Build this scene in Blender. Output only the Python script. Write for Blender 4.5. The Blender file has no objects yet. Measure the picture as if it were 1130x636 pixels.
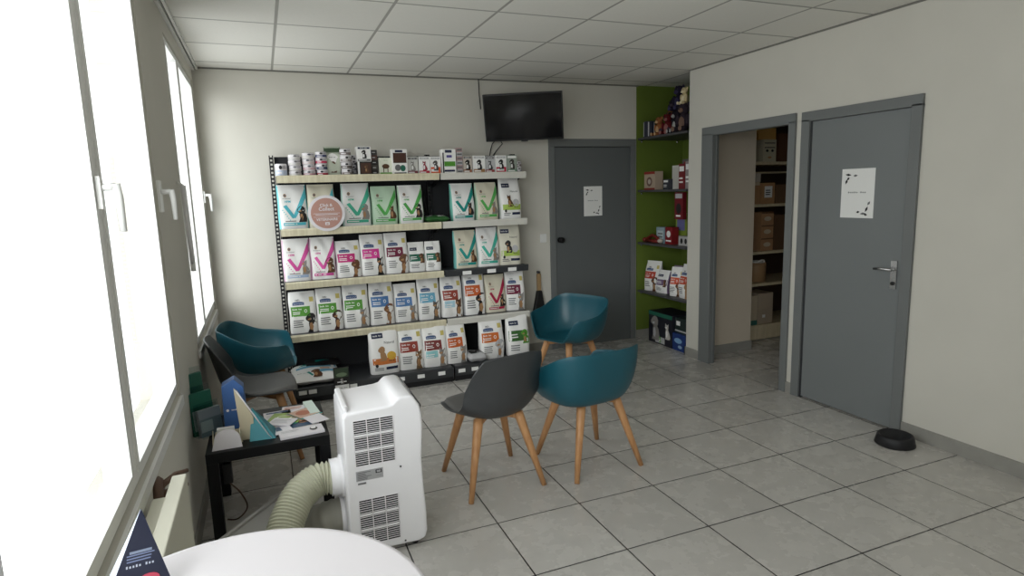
import bpy, math, random
from mathutils import Vector, Matrix

random.seed(7)
sc = bpy.context.scene
COL = sc.collection

# ------------------------------------------------------------------ camera
YAW, PITCH, ROLL = 0.381528, 0.156269, -0.030431
F_PX, CAM_H = 672.762, 1.61273
fw = Vector((math.sin(YAW)*math.cos(PITCH), math.cos(YAW)*math.cos(PITCH), -math.sin(PITCH)))
rt0 = Vector((math.cos(YAW), -math.sin(YAW), 0))
up0 = rt0.cross(fw)
rt = math.cos(ROLL)*rt0 + math.sin(ROLL)*up0
up = -math.sin(ROLL)*rt0 + math.cos(ROLL)*up0
cam_d = bpy.data.cameras.new('camera')
cam_d.sensor_width = 36
cam_d.lens = F_PX/1130*36
cam_d.clip_start = 0.02
cam = bpy.data.objects.new('camera', cam_d)
COL.objects.link(cam)
cam.matrix_world = Matrix(((rt.x, up.x, -fw.x, 0), (rt.y, up.y, -fw.y, 0), (rt.z, up.z, -fw.z, CAM_H), (0, 0, 0, 1)))
sc.camera = cam

# ------------------------------------------------------------------ light and exposure
w = bpy.data.worlds.new('world'); sc.world = w
w.use_nodes = True
bg = w.node_tree.nodes['Background']
bg.inputs[0].default_value = (1.0, 1.0, 1.0, 1)
bg.inputs[1].default_value = 2.7
sc.view_settings.view_transform = 'Standard'
sc.view_settings.look = 'None'
sc.view_settings.gamma = 1
sc.view_settings.use_curve_mapping = False
sc.view_settings.exposure = 0.24
sd = bpy.data.lights.new('hazy_sun', 'SUN'); sd.energy = 2.4; sd.angle = math.radians(40); sd.color = (1.0, 1.0, 1.0)
sun = bpy.data.objects.new('hazy_sun', sd); COL.objects.link(sun)
sun.rotation_euler = Vector((0.46, 0.85, -0.28)).to_track_quat('-Z', 'Y').to_euler()
sc.cycles.max_bounces = 10
sc.cycles.diffuse_bounces = 6
sc.cycles.transparent_max_bounces = 16
sc.cycles.sample_clamp_indirect = 6

H = 2.6527            # ceiling height
XL, XR, YB, YF = -0.42, 3.68, 5.53, -2.6   # left wall, right wall, back wall, front wall

def portal(name, y0, y1, z0, z1):
    l = bpy.data.lights.new(name, 'AREA'); l.shape = 'RECTANGLE'
    l.size = z1-z0; l.size_y = y1-y0
    l.cycles.is_portal = True
    o = bpy.data.objects.new(name, l); COL.objects.link(o)
    o.matrix_world = Matrix(((0, 0, -1, XL-0.12), (0, 1, 0, (y0+y1)/2), (1, 0, 0, (z0+z1)/2), (0, 0, 0, 1)))
portal('daylight_portal', -1.9, 3.0, 0.78, 2.46)
portal('daylight_portal', 4.0, 5.36, 0.78, 2.49)

# ------------------------------------------------------------------ materials
MATS = {}
def mat(name, col, rough=0.5, spec=0.5, metal=0.0, var=0.0, scale=8.0, bump=0.0, emit=None, coat=0.0):
    if name in MATS: return MATS[name]
    m = bpy.data.materials.new(name); m.use_nodes = True
    nt = m.node_tree; b = nt.nodes['Principled BSDF']
    b.inputs['Base Color'].default_value = (*col, 1)
    b.inputs['Roughness'].default_value = rough
    b.inputs['Specular IOR Level'].default_value = spec
    b.inputs['Metallic'].default_value = metal
    b.inputs['Coat Weight'].default_value = coat
    if var or bump:
        tc = nt.nodes.new('ShaderNodeTexCoord'); n = nt.nodes.new('ShaderNodeTexNoise')
        n.inputs['Scale'].default_value = scale; n.inputs['Detail'].default_value = 5
        nt.links.new(tc.outputs['Object'], n.inputs['Vector'])
        if var:
            r = nt.nodes.new('ShaderNodeValToRGB')
            r.color_ramp.elements[0].position = 0.3; r.color_ramp.elements[1].position = 0.7
            r.color_ramp.elements[0].color = (*[c*(1-var) for c in col], 1)
            r.color_ramp.elements[1].color = (*[min(1, c*(1+var)) for c in col], 1)
            nt.links.new(n.outputs['Fac'], r.inputs[0]); nt.links.new(r.outputs[0], b.inputs['Base Color'])
        if bump:
            bp = nt.nodes.new('ShaderNodeBump'); bp.inputs['Strength'].default_value = bump; bp.inputs['Distance'].default_value = 0.01
            nt.links.new(n.outputs['Fac'], bp.inputs['Height']); nt.links.new(bp.outputs[0], b.inputs['Normal'])
    if emit:
        b.inputs['Emission Color'].default_value = (*col, 1); b.inputs['Emission Strength'].default_value = emit
    MATS[name] = m
    return m

def srgb(r, g, b):
    f = lambda c: ((c/255+0.055)/1.055)**2.4 if c > 10 else c/255/12.92
    return (f(r), f(g), f(b))

def wood_mat(name, col, dark, scale=3.0, rough=0.45):
    m = bpy.data.materials.new(name); m.use_nodes = True
    nt = m.node_tree; b = nt.nodes['Principled BSDF']; b.inputs['Roughness'].default_value = rough
    tc = nt.nodes.new('ShaderNodeTexCoord'); mp = nt.nodes.new('ShaderNodeMapping')
    mp.inputs['Scale'].default_value = (scale*9, scale*9, scale)
    n = nt.nodes.new('ShaderNodeTexNoise'); n.inputs['Scale'].default_value = 2.5; n.inputs['Detail'].default_value = 6
    r = nt.nodes.new('ShaderNodeValToRGB')
    r.color_ramp.elements[0].position = 0.35; r.color_ramp.elements[1].position = 0.65
    r.color_ramp.elements[0].color = (*dark, 1); r.color_ramp.elements[1].color = (*col, 1)
    L = nt.links.new
    L(tc.outputs['Object'], mp.inputs['Vector']); L(mp.outputs[0], n.inputs['Vector']); L(n.outputs['Fac'], r.inputs[0]); L(r.outputs[0], b.inputs['Base Color'])
    MATS[name] = m
    return m

def grid_mat(name, base, line, x0, y0, px, py, lw, rough, var, noise_scale, floor=False):
    """tiles on a horizontal plane in world metres: grid lines at x0+k*px and y0+k*py"""
    m = bpy.data.materials.new(name); m.use_nodes = True
    nt = m.node_tree; b = nt.nodes['Principled BSDF']; L = nt.links.new; N = nt.nodes.new
    def math_(op, a, c=None):
        n = N('ShaderNodeMath'); n.operation = op
        for i, s in enumerate((a, c)):
            if s is None: continue
            if isinstance(s, (int, float)): n.inputs[i].default_value = s
            else: L(s, n.inputs[i])
        return n.outputs[0]
    geo = N('ShaderNodeNewGeometry'); sep = N('ShaderNodeSeparateXYZ'); L(geo.outputs['Position'], sep.inputs[0])
    def edge(o, org, per):
        a = math_('DIVIDE', math_('SUBTRACT', o, org-100*per), per)
        fr = math_('FRACT', a)
        d = math_('MINIMUM', fr, math_('SUBTRACT', 1.0, fr))
        return math_('MULTIPLY', d, per), math_('FLOOR', a)
    dx, cx = edge(sep.outputs[0], x0, px); dy, cy = edge(sep.outputs[1], y0, py)
    d = math_('MINIMUM', dx, dy)
    mask = N('ShaderNodeMapRange'); mask.inputs['From Min'].default_value = lw*0.5-0.0006; mask.inputs['From Max'].default_value = lw*0.5+0.0012
    L(d, mask.inputs['Value'])
    cell = N('ShaderNodeCombineXYZ'); L(cx, cell.inputs[0]); L(cy, cell.inputs[1])
    wn = N('ShaderNodeTexWhiteNoise'); wn.noise_dimensions = '3D'; L(cell.outputs[0], wn.inputs['Vector'])
    off = N('ShaderNodeVectorMath'); off.operation = 'MULTIPLY_ADD'
    L(wn.outputs['Color'], off.inputs[0]); off.inputs[1].default_value = (9, 9, 9); L(geo.outputs['Position'], off.inputs[2])
    n1 = N('ShaderNodeTexNoise'); n1.inputs['Scale'].default_value = noise_scale; n1.inputs['Detail'].default_value = 8; n1.inputs['Roughness'].default_value = 0.62
    n1.inputs['Distortion'].default_value = 0.15 if floor else 0
    L(off.outputs[0], n1.inputs['Vector'])
    r = N('ShaderNodeValToRGB'); r.color_ramp.elements[0].position = 0.22; r.color_ramp.elements[1].position = 0.8
    r.color_ramp.elements[0].color = (*[c*(1-var) for c in base], 1); r.color_ramp.elements[1].color = (*[c*(1+var) for c in base], 1)
    L(n1.outputs['Fac'], r.inputs[0])
    mv = N('ShaderNodeMix'); mv.data_type = 'RGBA'; mv.blend_type = 'MULTIPLY'; mv.inputs[0].default_value = 1
    tone = N('ShaderNodeMapRange'); tone.inputs['To Min'].default_value = 0.95; tone.inputs['To Max'].default_value = 1.04
    L(wn.outputs['Value'], tone.inputs['Value']); L(r.outputs[0], mv.inputs[6]); L(tone.outputs[0], mv.inputs[7])
    mx = N('ShaderNodeMix'); mx.data_type = 'RGBA'; mx.inputs[6].default_value = (*line, 1)
    L(mask.outputs[0], mx.inputs[0]); L(mv.outputs[2], mx.inputs[7]); L(mx.outputs[2], b.inputs['Base Color'])
    bp = N('ShaderNodeBump'); bp.inputs['Strength'].default_value = 0.35; bp.inputs['Distance'].default_value = 0.003
    L(mask.outputs[0], bp.inputs['Height']); L(bp.outputs[0], b.inputs['Normal'])
    b.inputs['Roughness'].default_value = rough
    if floor:
        rr = N('ShaderNodeMapRange'); rr.inputs['To Min'].default_value = rough-0.06; rr.inputs['To Max'].default_value = rough+0.1
        L(n1.outputs['Fac'], rr.inputs['Value']); L(rr.outputs[0], b.inputs['Roughness'])
    MATS[name] = m
    return m

def glass_mat():
    m = bpy.data.materials.new('window_glass'); m.use_nodes = True
    nt = m.node_tree; nt.nodes.clear(); N = nt.nodes.new; L = nt.links.new
    o = N('ShaderNodeOutputMaterial'); mx = N('ShaderNodeMixShader'); fr = N('ShaderNodeFresnel'); fr.inputs[0].default_value = 1.45
    t = N('ShaderNodeBsdfTransparent'); t.inputs[0].default_value = (0.93, 0.95, 0.95, 1)
    g = N('ShaderNodeBsdfGlossy'); g.inputs['Roughness'].default_value = 0.03
    ge = N('ShaderNodeNewGeometry'); iv = N('ShaderNodeMath'); iv.operation = 'SUBTRACT'; iv.inputs[0].default_value = 1; L(ge.outputs['Backfacing'], iv.inputs[1])
    ml = N('ShaderNodeMath'); ml.operation = 'MULTIPLY'; L(fr.outputs[0], ml.inputs[0]); L(iv.outputs[0], ml.inputs[1])
    L(ml.outputs[0], mx.inputs[0]); L(t.outputs[0], mx.inputs[1]); L(g.outputs[0], mx.inputs[2]); L(mx.outputs[0], o.inputs[0])
    return m

def acrylic_mat():
    m = bpy.data.materials.new('clear_acrylic'); m.use_nodes = True
    nt = m.node_tree; nt.nodes.clear(); N = nt.nodes.new; L = nt.links.new
    o = N('ShaderNodeOutputMaterial'); mx = N('ShaderNodeMixShader'); fr = N('ShaderNodeFresnel'); fr.inputs[0].default_value = 1.35
    t = N('ShaderNodeBsdfTransparent'); t.inputs[0].default_value = (0.86, 0.9, 0.9, 1)
    g = N('ShaderNodeBsdfGlossy'); g.inputs['Roughness'].default_value = 0.06
    ge = N('ShaderNodeNewGeometry'); iv = N('ShaderNodeMath'); iv.operation = 'SUBTRACT'; iv.inputs[0].default_value = 1; L(ge.outputs['Backfacing'], iv.inputs[1])
    ml = N('ShaderNodeMath'); ml.operation = 'MULTIPLY'; L(fr.outputs[0], ml.inputs[0]); L(iv.outputs[0], ml.inputs[1])
    L(ml.outputs[0], mx.inputs[0]); L(t.outputs[0], mx.inputs[1]); L(g.outputs[0], mx.inputs[2]); L(mx.outputs[0], o.inputs[0])
    return m

WALL = mat('wall_paint', srgb(209, 206, 197), 0.85, 0.2, var=0.02, scale=3, bump=0.03)
STORE = mat('storage_wall_paint', srgb(212, 200, 182), 0.85, 0.2, var=0.02, scale=3)
GREEN = mat('green_wall_paint', srgb(104, 122, 50), 0.8, 0.2, var=0.04, scale=4)
CEIL = grid_mat('ceiling_tiles', srgb(232, 230, 223), srgb(168, 166, 159), 0.168, 2.904, 0.6, 0.6, 0.017, 0.9, 0.025, 60)
FLOOR = grid_mat('floor_tiles', srgb(192, 189, 184), srgb(40, 38, 37), 0.9410, 2.1752, 0.45506, 0.45506, 0.006, 0.25, 0.085, 7.0, floor=True)
PVC = mat('white_window_plastic', srgb(232, 232, 230), 0.35)
FRAMEG = mat('grey_door_paint', srgb(114, 117, 117), 0.5, 0.4, var=0.015, scale=5)
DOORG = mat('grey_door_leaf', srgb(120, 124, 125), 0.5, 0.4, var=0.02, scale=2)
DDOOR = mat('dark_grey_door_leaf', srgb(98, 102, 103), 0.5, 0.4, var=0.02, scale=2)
BASEB = mat('grey_tile_baseboard', srgb(150, 148, 142), 0.45, var=0.08, scale=9)
BLACK = mat('black_powder_coat', srgb(30, 30, 33), 0.5, 0.4)
BLACKP = mat('black_panel', srgb(40, 41, 44), 0.6, 0.3)
CHAR = mat('charcoal_steel', srgb(52, 54, 57), 0.45, 0.5)
CREAM = wood_mat('cream_rail', srgb(226, 219, 192), srgb(210, 201, 172), 2.0)
RAILG = mat('pale_grey_rail', srgb(214, 212, 204), 0.5, var=0.04, scale=12)
TEAL = mat('teal_plastic', srgb(22, 82, 96), 0.38, 0.5, bump=0.02, scale=200)
GREYP = mat('dark_grey_plastic', srgb(62, 64, 66), 0.42, 0.5)
GREYPAD = mat('grey_leatherette', srgb(92, 91, 90), 0.5, 0.4, bump=0.1, scale=120)
OAK = wood_mat('beech_wood', srgb(198, 150, 104), srgb(178, 128, 84), 2.0)
WHITE = mat('white_plastic', srgb(236, 235, 238), 0.35, 0.5)
WHITEL = mat('white_laminate', srgb(226, 222, 226), 0.4, 0.4)
DARK = mat('near_black', srgb(18, 18, 20), 0.5)
CHROME = mat('brushed_steel', srgb(190, 190, 190), 0.25, 0.5, metal=1.0)
PAPER = mat('white_paper', srgb(238, 238, 236), 0.8, 0.2)
GLASS = glass_mat(); ACRYL = acrylic_mat()
GREYI = mat('grey_ink', srgb(110, 110, 112), 0.8)
DKI = mat('black_ink', srgb(30, 30, 32), 0.7)
CARD = mat('brown_cardboard', srgb(182, 142, 102), 0.85, 0.2, var=0.05, scale=10)
CARDL = mat('pale_cardboard', srgb(205, 190, 165), 0.85, 0.2, var=0.04, scale=10)
def cm(r, g, b, rough=0.45): return mat('print_%d_%d_%d' % (r, g, b), srgb(r, g, b), rough, 0.4)

# ------------------------------------------------------------------ mesh builder
class MB:
    def __init__(s): s.v = []; s.f = []; s.m = []; s.mats = []; s.sm = []
    def slot(s, m):
        if m not in s.mats: s.mats.append(m)
        return s.mats.index(m)
    def add(s, vs, fs, m, smooth=False):
        o = len(s.v); k = s.slot(m)
        s.v += [tuple(p) for p in vs]
        for f in fs: s.f.append(tuple(i+o for i in f)); s.m.append(k); s.sm.append(smooth)
        return s
    def box(s, x0, x1, y0, y1, z0, z1, m, xf=None):
        P = [Vector(p) for p in ((x0,y0,z0),(x1,y0,z0),(x1,y1,z0),(x0,y1,z0),(x0,y0,z1),(x1,y0,z1),(x1,y1,z1),(x0,y1,z1))]
        if xf is not None: P = [xf @ p for p in P]
        return s.add(P, [(0,3,2,1),(4,5,6,7),(0,1,5,4),(1,2,6,5),(2,3,7,6),(3,0,4,7)], m)
    def prism(s, poly, a, b, axis, m, xf=None, smooth=False):
        """poly 2D extruded from a to b along axis ('x': poly=(y,z), 'y': poly=(x,z), 'z': poly=(x,y))"""
        def P(p, h): return {'x': (h, p[0], p[1]), 'y': (p[0], h, p[1]), 'z': (p[0], p[1], h)}[axis]
        n = len(poly); vs = [Vector(P(p, a)) for p in poly]+[Vector(P(p, b)) for p in poly]
        if xf is not None: vs = [xf @ p for p in vs]
        s.add(vs, [tuple(range(n)), tuple(range(2*n-1, n-1, -1))], m)
        o = len(s.v)-2*n; k = s.slot(m)
        for i in range(n):
            j = (i+1) % n
            s.f.append((o+i, o+n+i, o+n+j, o+j)); s.m.append(k); s.sm.append(smooth)
        return s
    def lathe(s, prof, m, c=(0,0,0), n=24, smooth=True, cap=True, xf=None):
        vs = []; fs = []
        for r, z in prof:
            for i in range(n):
                a = 2*math.pi*i/n; p = Vector((c[0]+r*math.cos(a), c[1]+r*math.sin(a), c[2]+z)); vs.append(xf @ p if xf is not None else p)
        for k in range(len(prof)-1):
            for i in range(n):
                j = (i+1) % n; fs.append((k*n+i, k*n+j, (k+1)*n+j, (k+1)*n+i))
        s.add(vs, fs, m, smooth)
        if cap:
            o = len(s.v)-len(vs); kk = s.slot(m)
            s.f.append(tuple(o+i for i in range(n-1, -1, -1))); s.m.append(kk); s.sm.append(False)
            s.f.append(tuple(o+(len(prof)-1)*n+i for i in range(n))); s.m.append(kk); s.sm.append(False)
        return s
    def tube(s, path, rad, m, n=12, smooth=True, cap=True, sq=None):
        path = [Vector(p) for p in path]; vs = []; fs = []; prev = None
        for i, p in enumerate(path):
            t = (path[min(i+1, len(path)-1)]-path[max(i-1, 0)]).normalized()
            if prev is None:
                a = Vector((0, 0, 1)) if abs(t.z) < 0.9 else Vector((1, 0, 0)); u = (a-t*a.dot(t)).normalized()
            else: u = (prev-t*prev.dot(t)).normalized()
            prev = u; v = t.cross(u); r = rad[i] if isinstance(rad, (list, tuple)) else rad
            for k in range(n):
                a = 2*math.pi*(k+0.5)/n
                ca, sa = math.cos(a), math.sin(a)
                if sq: ca, sa = [math.copysign(abs(q)**sq, q) for q in (ca, sa)]
                vs.append(p+u*r*ca+v*r*sa)
        for i in range(len(path)-1):
            for k in range(n):
                j = (k+1) % n; fs.append((i*n+k, i*n+j, (i+1)*n+j, (i+1)*n+k))
        if cap: fs += [tuple(range(n-1, -1, -1)), tuple((len(path)-1)*n+k for k in range(n))]
        return s.add(vs, fs, m, smooth)
    def grid(s, fn, nu, nv, m, smooth=True):
        vs = [fn(i/nu, j/nv) for j in range(nv+1) for i in range(nu+1)]
        fs = [(j*(nu+1)+i, j*(nu+1)+i+1, (j+1)*(nu+1)+i+1, (j+1)*(nu+1)+i) for j in range(nv) for i in range(nu)]
        return s.add(vs, fs, m, smooth)
    def ellipsoid(s, c, r, m, n=14, xf=None, k=8):
        prof = []; c = Vector(c); vs = [] ; fs = []
        for j in range(k+1):
            t = -math.pi/2+math.pi*j/k
            for i in range(n):
                a = 2*math.pi*i/n
                p = Vector((r[0]*math.cos(t)*math.cos(a), r[1]*math.cos(t)*math.sin(a), r[2]*math.sin(t)))
                if xf is not None: p = xf @ p
                vs.append(c+p)
        for j in range(k):
            for i in range(n):
                q = (i+1) % n; fs.append((j*n+i, j*n+q, (j+1)*n+q, (j+1)*n+i))
        return s.add(vs, fs, m, True)
    def build(s, name, parent=None, loc=(0,0,0), rz=0.0, bevel=0, seg=2, solid=0, weld=True, smooth_all=False, rot=None):
        me = bpy.data.meshes.new(name); me.from_pydata(s.v, [], s.f)
        for m in s.mats: me.materials.append(m)
        for i, p in enumerate(me.polygons): p.material_index = s.m[i]; p.use_smooth = s.sm[i] or smooth_all
        me.validate(); me.update()
        o = bpy.data.objects.new(name, me); COL.objects.link(o); o.location = loc; o.rotation_euler = rot if rot else (0, 0, rz)
        if parent is not None: o.parent = parent
        if solid:
            md = o.modifiers.new('solid', 'SOLIDIFY'); md.thickness = solid; md.offset = 0
        if bevel:
            md = o.modifiers.new('bevel', 'BEVEL'); md.width = bevel; md.segments = seg; md.limit_method = 'ANGLE'; md.angle_limit = math.radians(35)
            md.harden_normals = False
        return o

def tag(o, label=None, cat=None, group=None, kind=None):
    if label: o['label'] = label
    if cat: o['category'] = cat
    if group: o['group'] = group
    if kind: o['kind'] = kind
    return o
def struct(o): o['kind'] = 'structure'; return o
def empty(name, loc, rz=0.0, label=None, cat=None, group=None):
    o = bpy.data.objects.new(name, None); o.empty_display_size = 0.05; COL.objects.link(o); o.location = loc; o.rotation_euler = (0, 0, rz)
    return tag(o, label, cat, group)
def kids(o): return [c for c in bpy.data.objects if c.parent == o]
def copy_tree(o, parent=None):
    c = o.copy(); COL.objects.link(c)
    if parent is not None: c.parent = parent
    for ch in kids(o): copy_tree(ch, c)
    return c

TXT = {}
def text_geo(t, bold=0.0):
    k = (t, bold)
    if k in TXT: return TXT[k]
    cu = bpy.data.curves.new('lettering', 'FONT'); cu.body = t; cu.size = 1; cu.align_x = 'CENTER'; cu.align_y = 'CENTER'; cu.resolution_u = 2; cu.offset = bold
    ob = bpy.data.objects.new('lettering', cu); COL.objects.link(ob)
    dg = bpy.context.evaluated_depsgraph_get(); me = bpy.data.meshes.new_from_object(ob.evaluated_get(dg))
    vs = [(v.co.x, v.co.y) for v in me.vertices]; fs = [tuple(p.vertices) for p in me.polygons]
    bpy.data.objects.remove(ob); bpy.data.curves.remove(cu); bpy.data.meshes.remove(me)
    xs = [v[0] for v in vs] or [0, 1]
    TXT[k] = (vs, fs, max(xs)-min(xs)); return TXT[k]

class Printer:
    """prints flat artwork on a surface P(u, v, off); u, v in 0..1; asp = height / width of the face"""
    def __init__(s, mb, P, asp): s.mb = mb; s.P = P; s.asp = asp
    def off(s, l): return 0.0012+0.0006*l
    def rect(s, u0, u1, v0, v1, m, l=1, nu=6, nv=3):
        s.mb.grid(lambda a, b: s.P(u0+(u1-u0)*a, v0+(v1-v0)*b, s.off(l)), nu, nv, m, False)
    def quad(s, A, B, C, D, m, l=1, n=6):
        def fn(a, b):
            x = [(1-a)*(1-b)*A[i]+a*(1-b)*B[i]+a*b*C[i]+(1-a)*b*D[i] for i in (0, 1)]
            return s.P(x[0], x[1], s.off(l))
        s.mb.grid(fn, n, n, m, False)
    def ell(s, cu, cv, ru, rv, m, l=1, n=16, a0=0, a1=2*math.pi):
        vs = [s.P(cu, cv, s.off(l))]+[s.P(cu+ru*math.cos(a0+(a1-a0)*i/n), cv+rv*math.sin(a0+(a1-a0)*i/n), s.off(l)) for i in range(n+1)]
        s.mb.add(vs, [(0, i, i+1) for i in range(1, n+1)], m)
    def text(s, t, cu, cv, width, m, l=2, maxh=None, bold=0.0):
        vs, fs, wd = text_geo(t, bold); k = width/wd
        if maxh: k = min(k, maxh*s.asp)
        s.mb.add([s.P(cu+x*k, cv+y*k/s.asp, s.off(l)) for x, y in vs], fs, m)
    def word(s, cu, cv, width, m, l=2, h=0.03):
        k = 9; st = width/k
        for i in range(k):
            if i == 5: continue
            s.rect(cu-width/2+i*st, cu-width/2+(i+0.55)*st, cv-h/2, cv+h/2*(0.6 if i % 3 else 1), m, l, 1, 1)
    def lines(s, u0, u1, v0, v1, n, m, l=2, jit=0.25):
        for i in range(n):
            v = v0+(v1-v0)*(i+0.5)/n; h = (v1-v0)/n*0.22
            s.rect(u0, u1-(u1-u0)*random.random()*jit, v-h, v+h, m, l, 3, 1)
    def pet(s, cu, cv, h, body, light, l=2, kind='dog', sitting=True):
        a = s.asp; w = h*a
        S_ = lambda pts, m, k: s.fan([(cu+x*w, cv+y*h) for x, y in pts], m, l+k)
        fl = -1 if (cu*100) % 2 > 1 else 1
        if kind == 'cat':
            body_ = [(0.0, -0.1), (-0.16, -0.5), (0.14, -0.5), (0.24, -0.48), (0.30, -0.36), (0.22, -0.12), (0.10, 0.06), (0.12, 0.22), (0.13, 0.42), (0.03, 0.33), (-0.06, 0.34), (-0.15, 0.43), (-0.17, 0.20), (-0.10, 0.06), (-0.15, -0.12), (-0.13, -0.3)]
        else:
            body_ = [(0.02, -0.1), (-0.20, -0.5), (0.02, -0.5), (0.26, -0.5), (0.30, -0.30), (0.24, -0.04), (0.12, 0.12), (0.20, 0.14), (0.21, 0.32), (0.12, 0.44), (-0.02, 0.47), (-0.14, 0.40), (-0.26, 0.26), (-0.26, 0.16), (-0.10, 0.12), (-0.14, -0.06), (-0.12, -0.3)]
        S_([(x*fl, y) for x, y in body_], body, 0)
        S_([(x*fl, y) for x, y in ((-0.02, -0.16), (-0.10, -0.34), (0.02, -0.4), (0.07, -0.2), (0.02, 0.0), (-0.08, -0.02), (-0.11, -0.16))], light, 1)
        S_([(x*fl, y) for x, y in ((-0.12, 0.2), (-0.2, 0.17), (-0.12, 0.12), (-0.02, 0.14), (-0.03, 0.24))], light, 1)
        s.ell(cu-0.05*w*fl, cv+0.28*h, 0.02*w, 0.018*h, DKI, l+2, 8)
    def fan(s, pts, m, l):
        vs = [s.P(x, y, s.off(l)) for x, y in pts]; n = len(vs)
        s.mb.add(vs, [(0, i, i+1) for i in range(1, n-1)]+[(0, n-1, 1)], m)

# ================================================================== ROOM
TH = 0.12
mb = MB(); mb.add([(XL-0.3, YF-0.2, 0), (6.2, YF-0.2, 0), (6.2, 5.8, 0), (XL-0.3, 5.8, 0), (XL-0.3, YF-0.2, -0.1), (6.2, YF-0.2, -0.1), (6.2, 5.8, -0.1), (XL-0.3, 5.8, -0.1)], [(0,1,2,3),(7,6,5,4),(0,4,5,1),(1,5,6,2),(2,6,7,3),(3,7,4,0)], FLOOR)
struct(mb.build('floor'))
mb = MB(); mb.box(XL-0.3, 6.2, YF-0.2, 5.8, H, H+0.12, CEIL); struct(mb.build('ceiling'))
# back wall with door opening x 2.70..3.60
mb = MB()
mb.box(XL-0.25, 2.69, YB, YB+TH, 0, H, WALL); mb.box(2.69, 3.61, YB, YB+TH, 2.08, H, WALL); mb.box(3.61, 3.66, YB, YB+TH, 0, H, WALL)
struct(mb.build('wall_back'))
# left wall: windows open -1.9..-0.3, -0.2..0.95 (behind camera, unseen, added to brighten the room), 1.05..3.05, 3.95..5.42
WT = 0.16
mb = MB()
mb.box(XL-WT, XL, YF, YB, 0, 0.74, WALL)
mb.box(XL-WT, XL, YF, YB, 2.53, H, WALL)
for a, b in ((YF, -1.95), (3.06, 3.93), (5.44, YB)): mb.box(XL-WT, XL, a, b, 0.74, 2.53, WALL)
struct(mb.build('wall_left'))
# right wall (thickness 0.1): door_2 opening 3.52..4.36, door_3 opening 2.66..3.34
mb = MB()
T2 = 0.05
for a, b, z0 in ((YF, 2.59, 0), (2.59, 3.345, 2.06), (3.345, 3.52, 0), (3.52, 4.37, 2.06), (4.37, 4.70, 0)): mb.box(XR, XR+T2, a, b, z0, H, WALL)
struct(mb.build('wall_right'))
mb = MB(); mb.box(XL-0.25, XR+T2, YF-TH, YF, 0, H, WALL); struct(mb.build('wall_front'))
# alcove and storage room shells
mb = MB(); mb.box(3.66, 4.36, YB, YB+TH, 0, H, GREEN); mb.box(4.25, 4.36, 4.70, YB, 0, H, GREEN); struct(mb.build('wall_alcove'))
mb = MB(); mb.box(XR+T2, 4.38, 4.60, 4.70, 0, H, STORE); mb.box(4.36, 4.38, 4.70, 5.45, 0, H, STORE)
mb.box(4.36, 6.1, 5.45, 5.55, 0, H, STORE); mb.box(6.0, 6.1, 1.6, 5.45, 0, H, STORE); mb.box(XR+T2, 6.0, 1.5, 1.6, 0, H, STORE)
struct(mb.build('wall_storage'))
# baseboards
mb = MB()
mb.box(XR-0.012, XR, 4.50, 4.712, 0, 0.085, BASEB); mb.box(XR-0.012, XR+0.05, 4.70, 4.712, 0, 0.085, BASEB)
mb.box(XR-0.012, XR, 3.412, 3.468, 0, 0.085, BASEB); mb.box(XR-0.012, XR, YF, 2.528, 0, 0.085, BASEB)
struct(mb.build('baseboard_right'))
mb = MB(); mb.box(XL, 2.64, YB-0.012, YB, 0, 0.085, BASEB); struct(mb.build('baseboard_back'))
mb = MB(); mb.box(3.66, 4.25, YB-0.012, YB, 0, 0.085, BASEB); mb.box(XR+T2, 4.39, 4.588, 4.60, 0, 0.085, BASEB); struct(mb.build('baseboard_storage'))
mb = MB(); mb.box(XL, XL+0.012, YF, YB-0.012, 0, 0.085, BASEB); struct(mb.build('baseboard_left'))
# ceiling edge trim along window wall: pale L-profile with a dark strip between its pale edges
mb = MB(); mb.box(XL, XL+0.022, YF, YB, H-0.028, H, PVC); mb.box(XL+0.022, XL+0.030, YF, YB, H-0.008, H, DARK); mb.box(XL+0.030, XL+0.044, YF, YB, H-0.02, H, PVC)
struct(mb.build('trim_1'))
mb = MB(); mb.box(XL+0.03, XR, YB-0.006, YB, H-0.012, H, mat('trim_grey', srgb(120, 118, 112), 0.7)); mb.box(XR-0.006, XR, YF, 4.7, H-0.012, H, MATS['trim_grey']); struct(mb.build('trim_2'))  # thin grey strips along the ceiling edge, back and right walls

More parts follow.
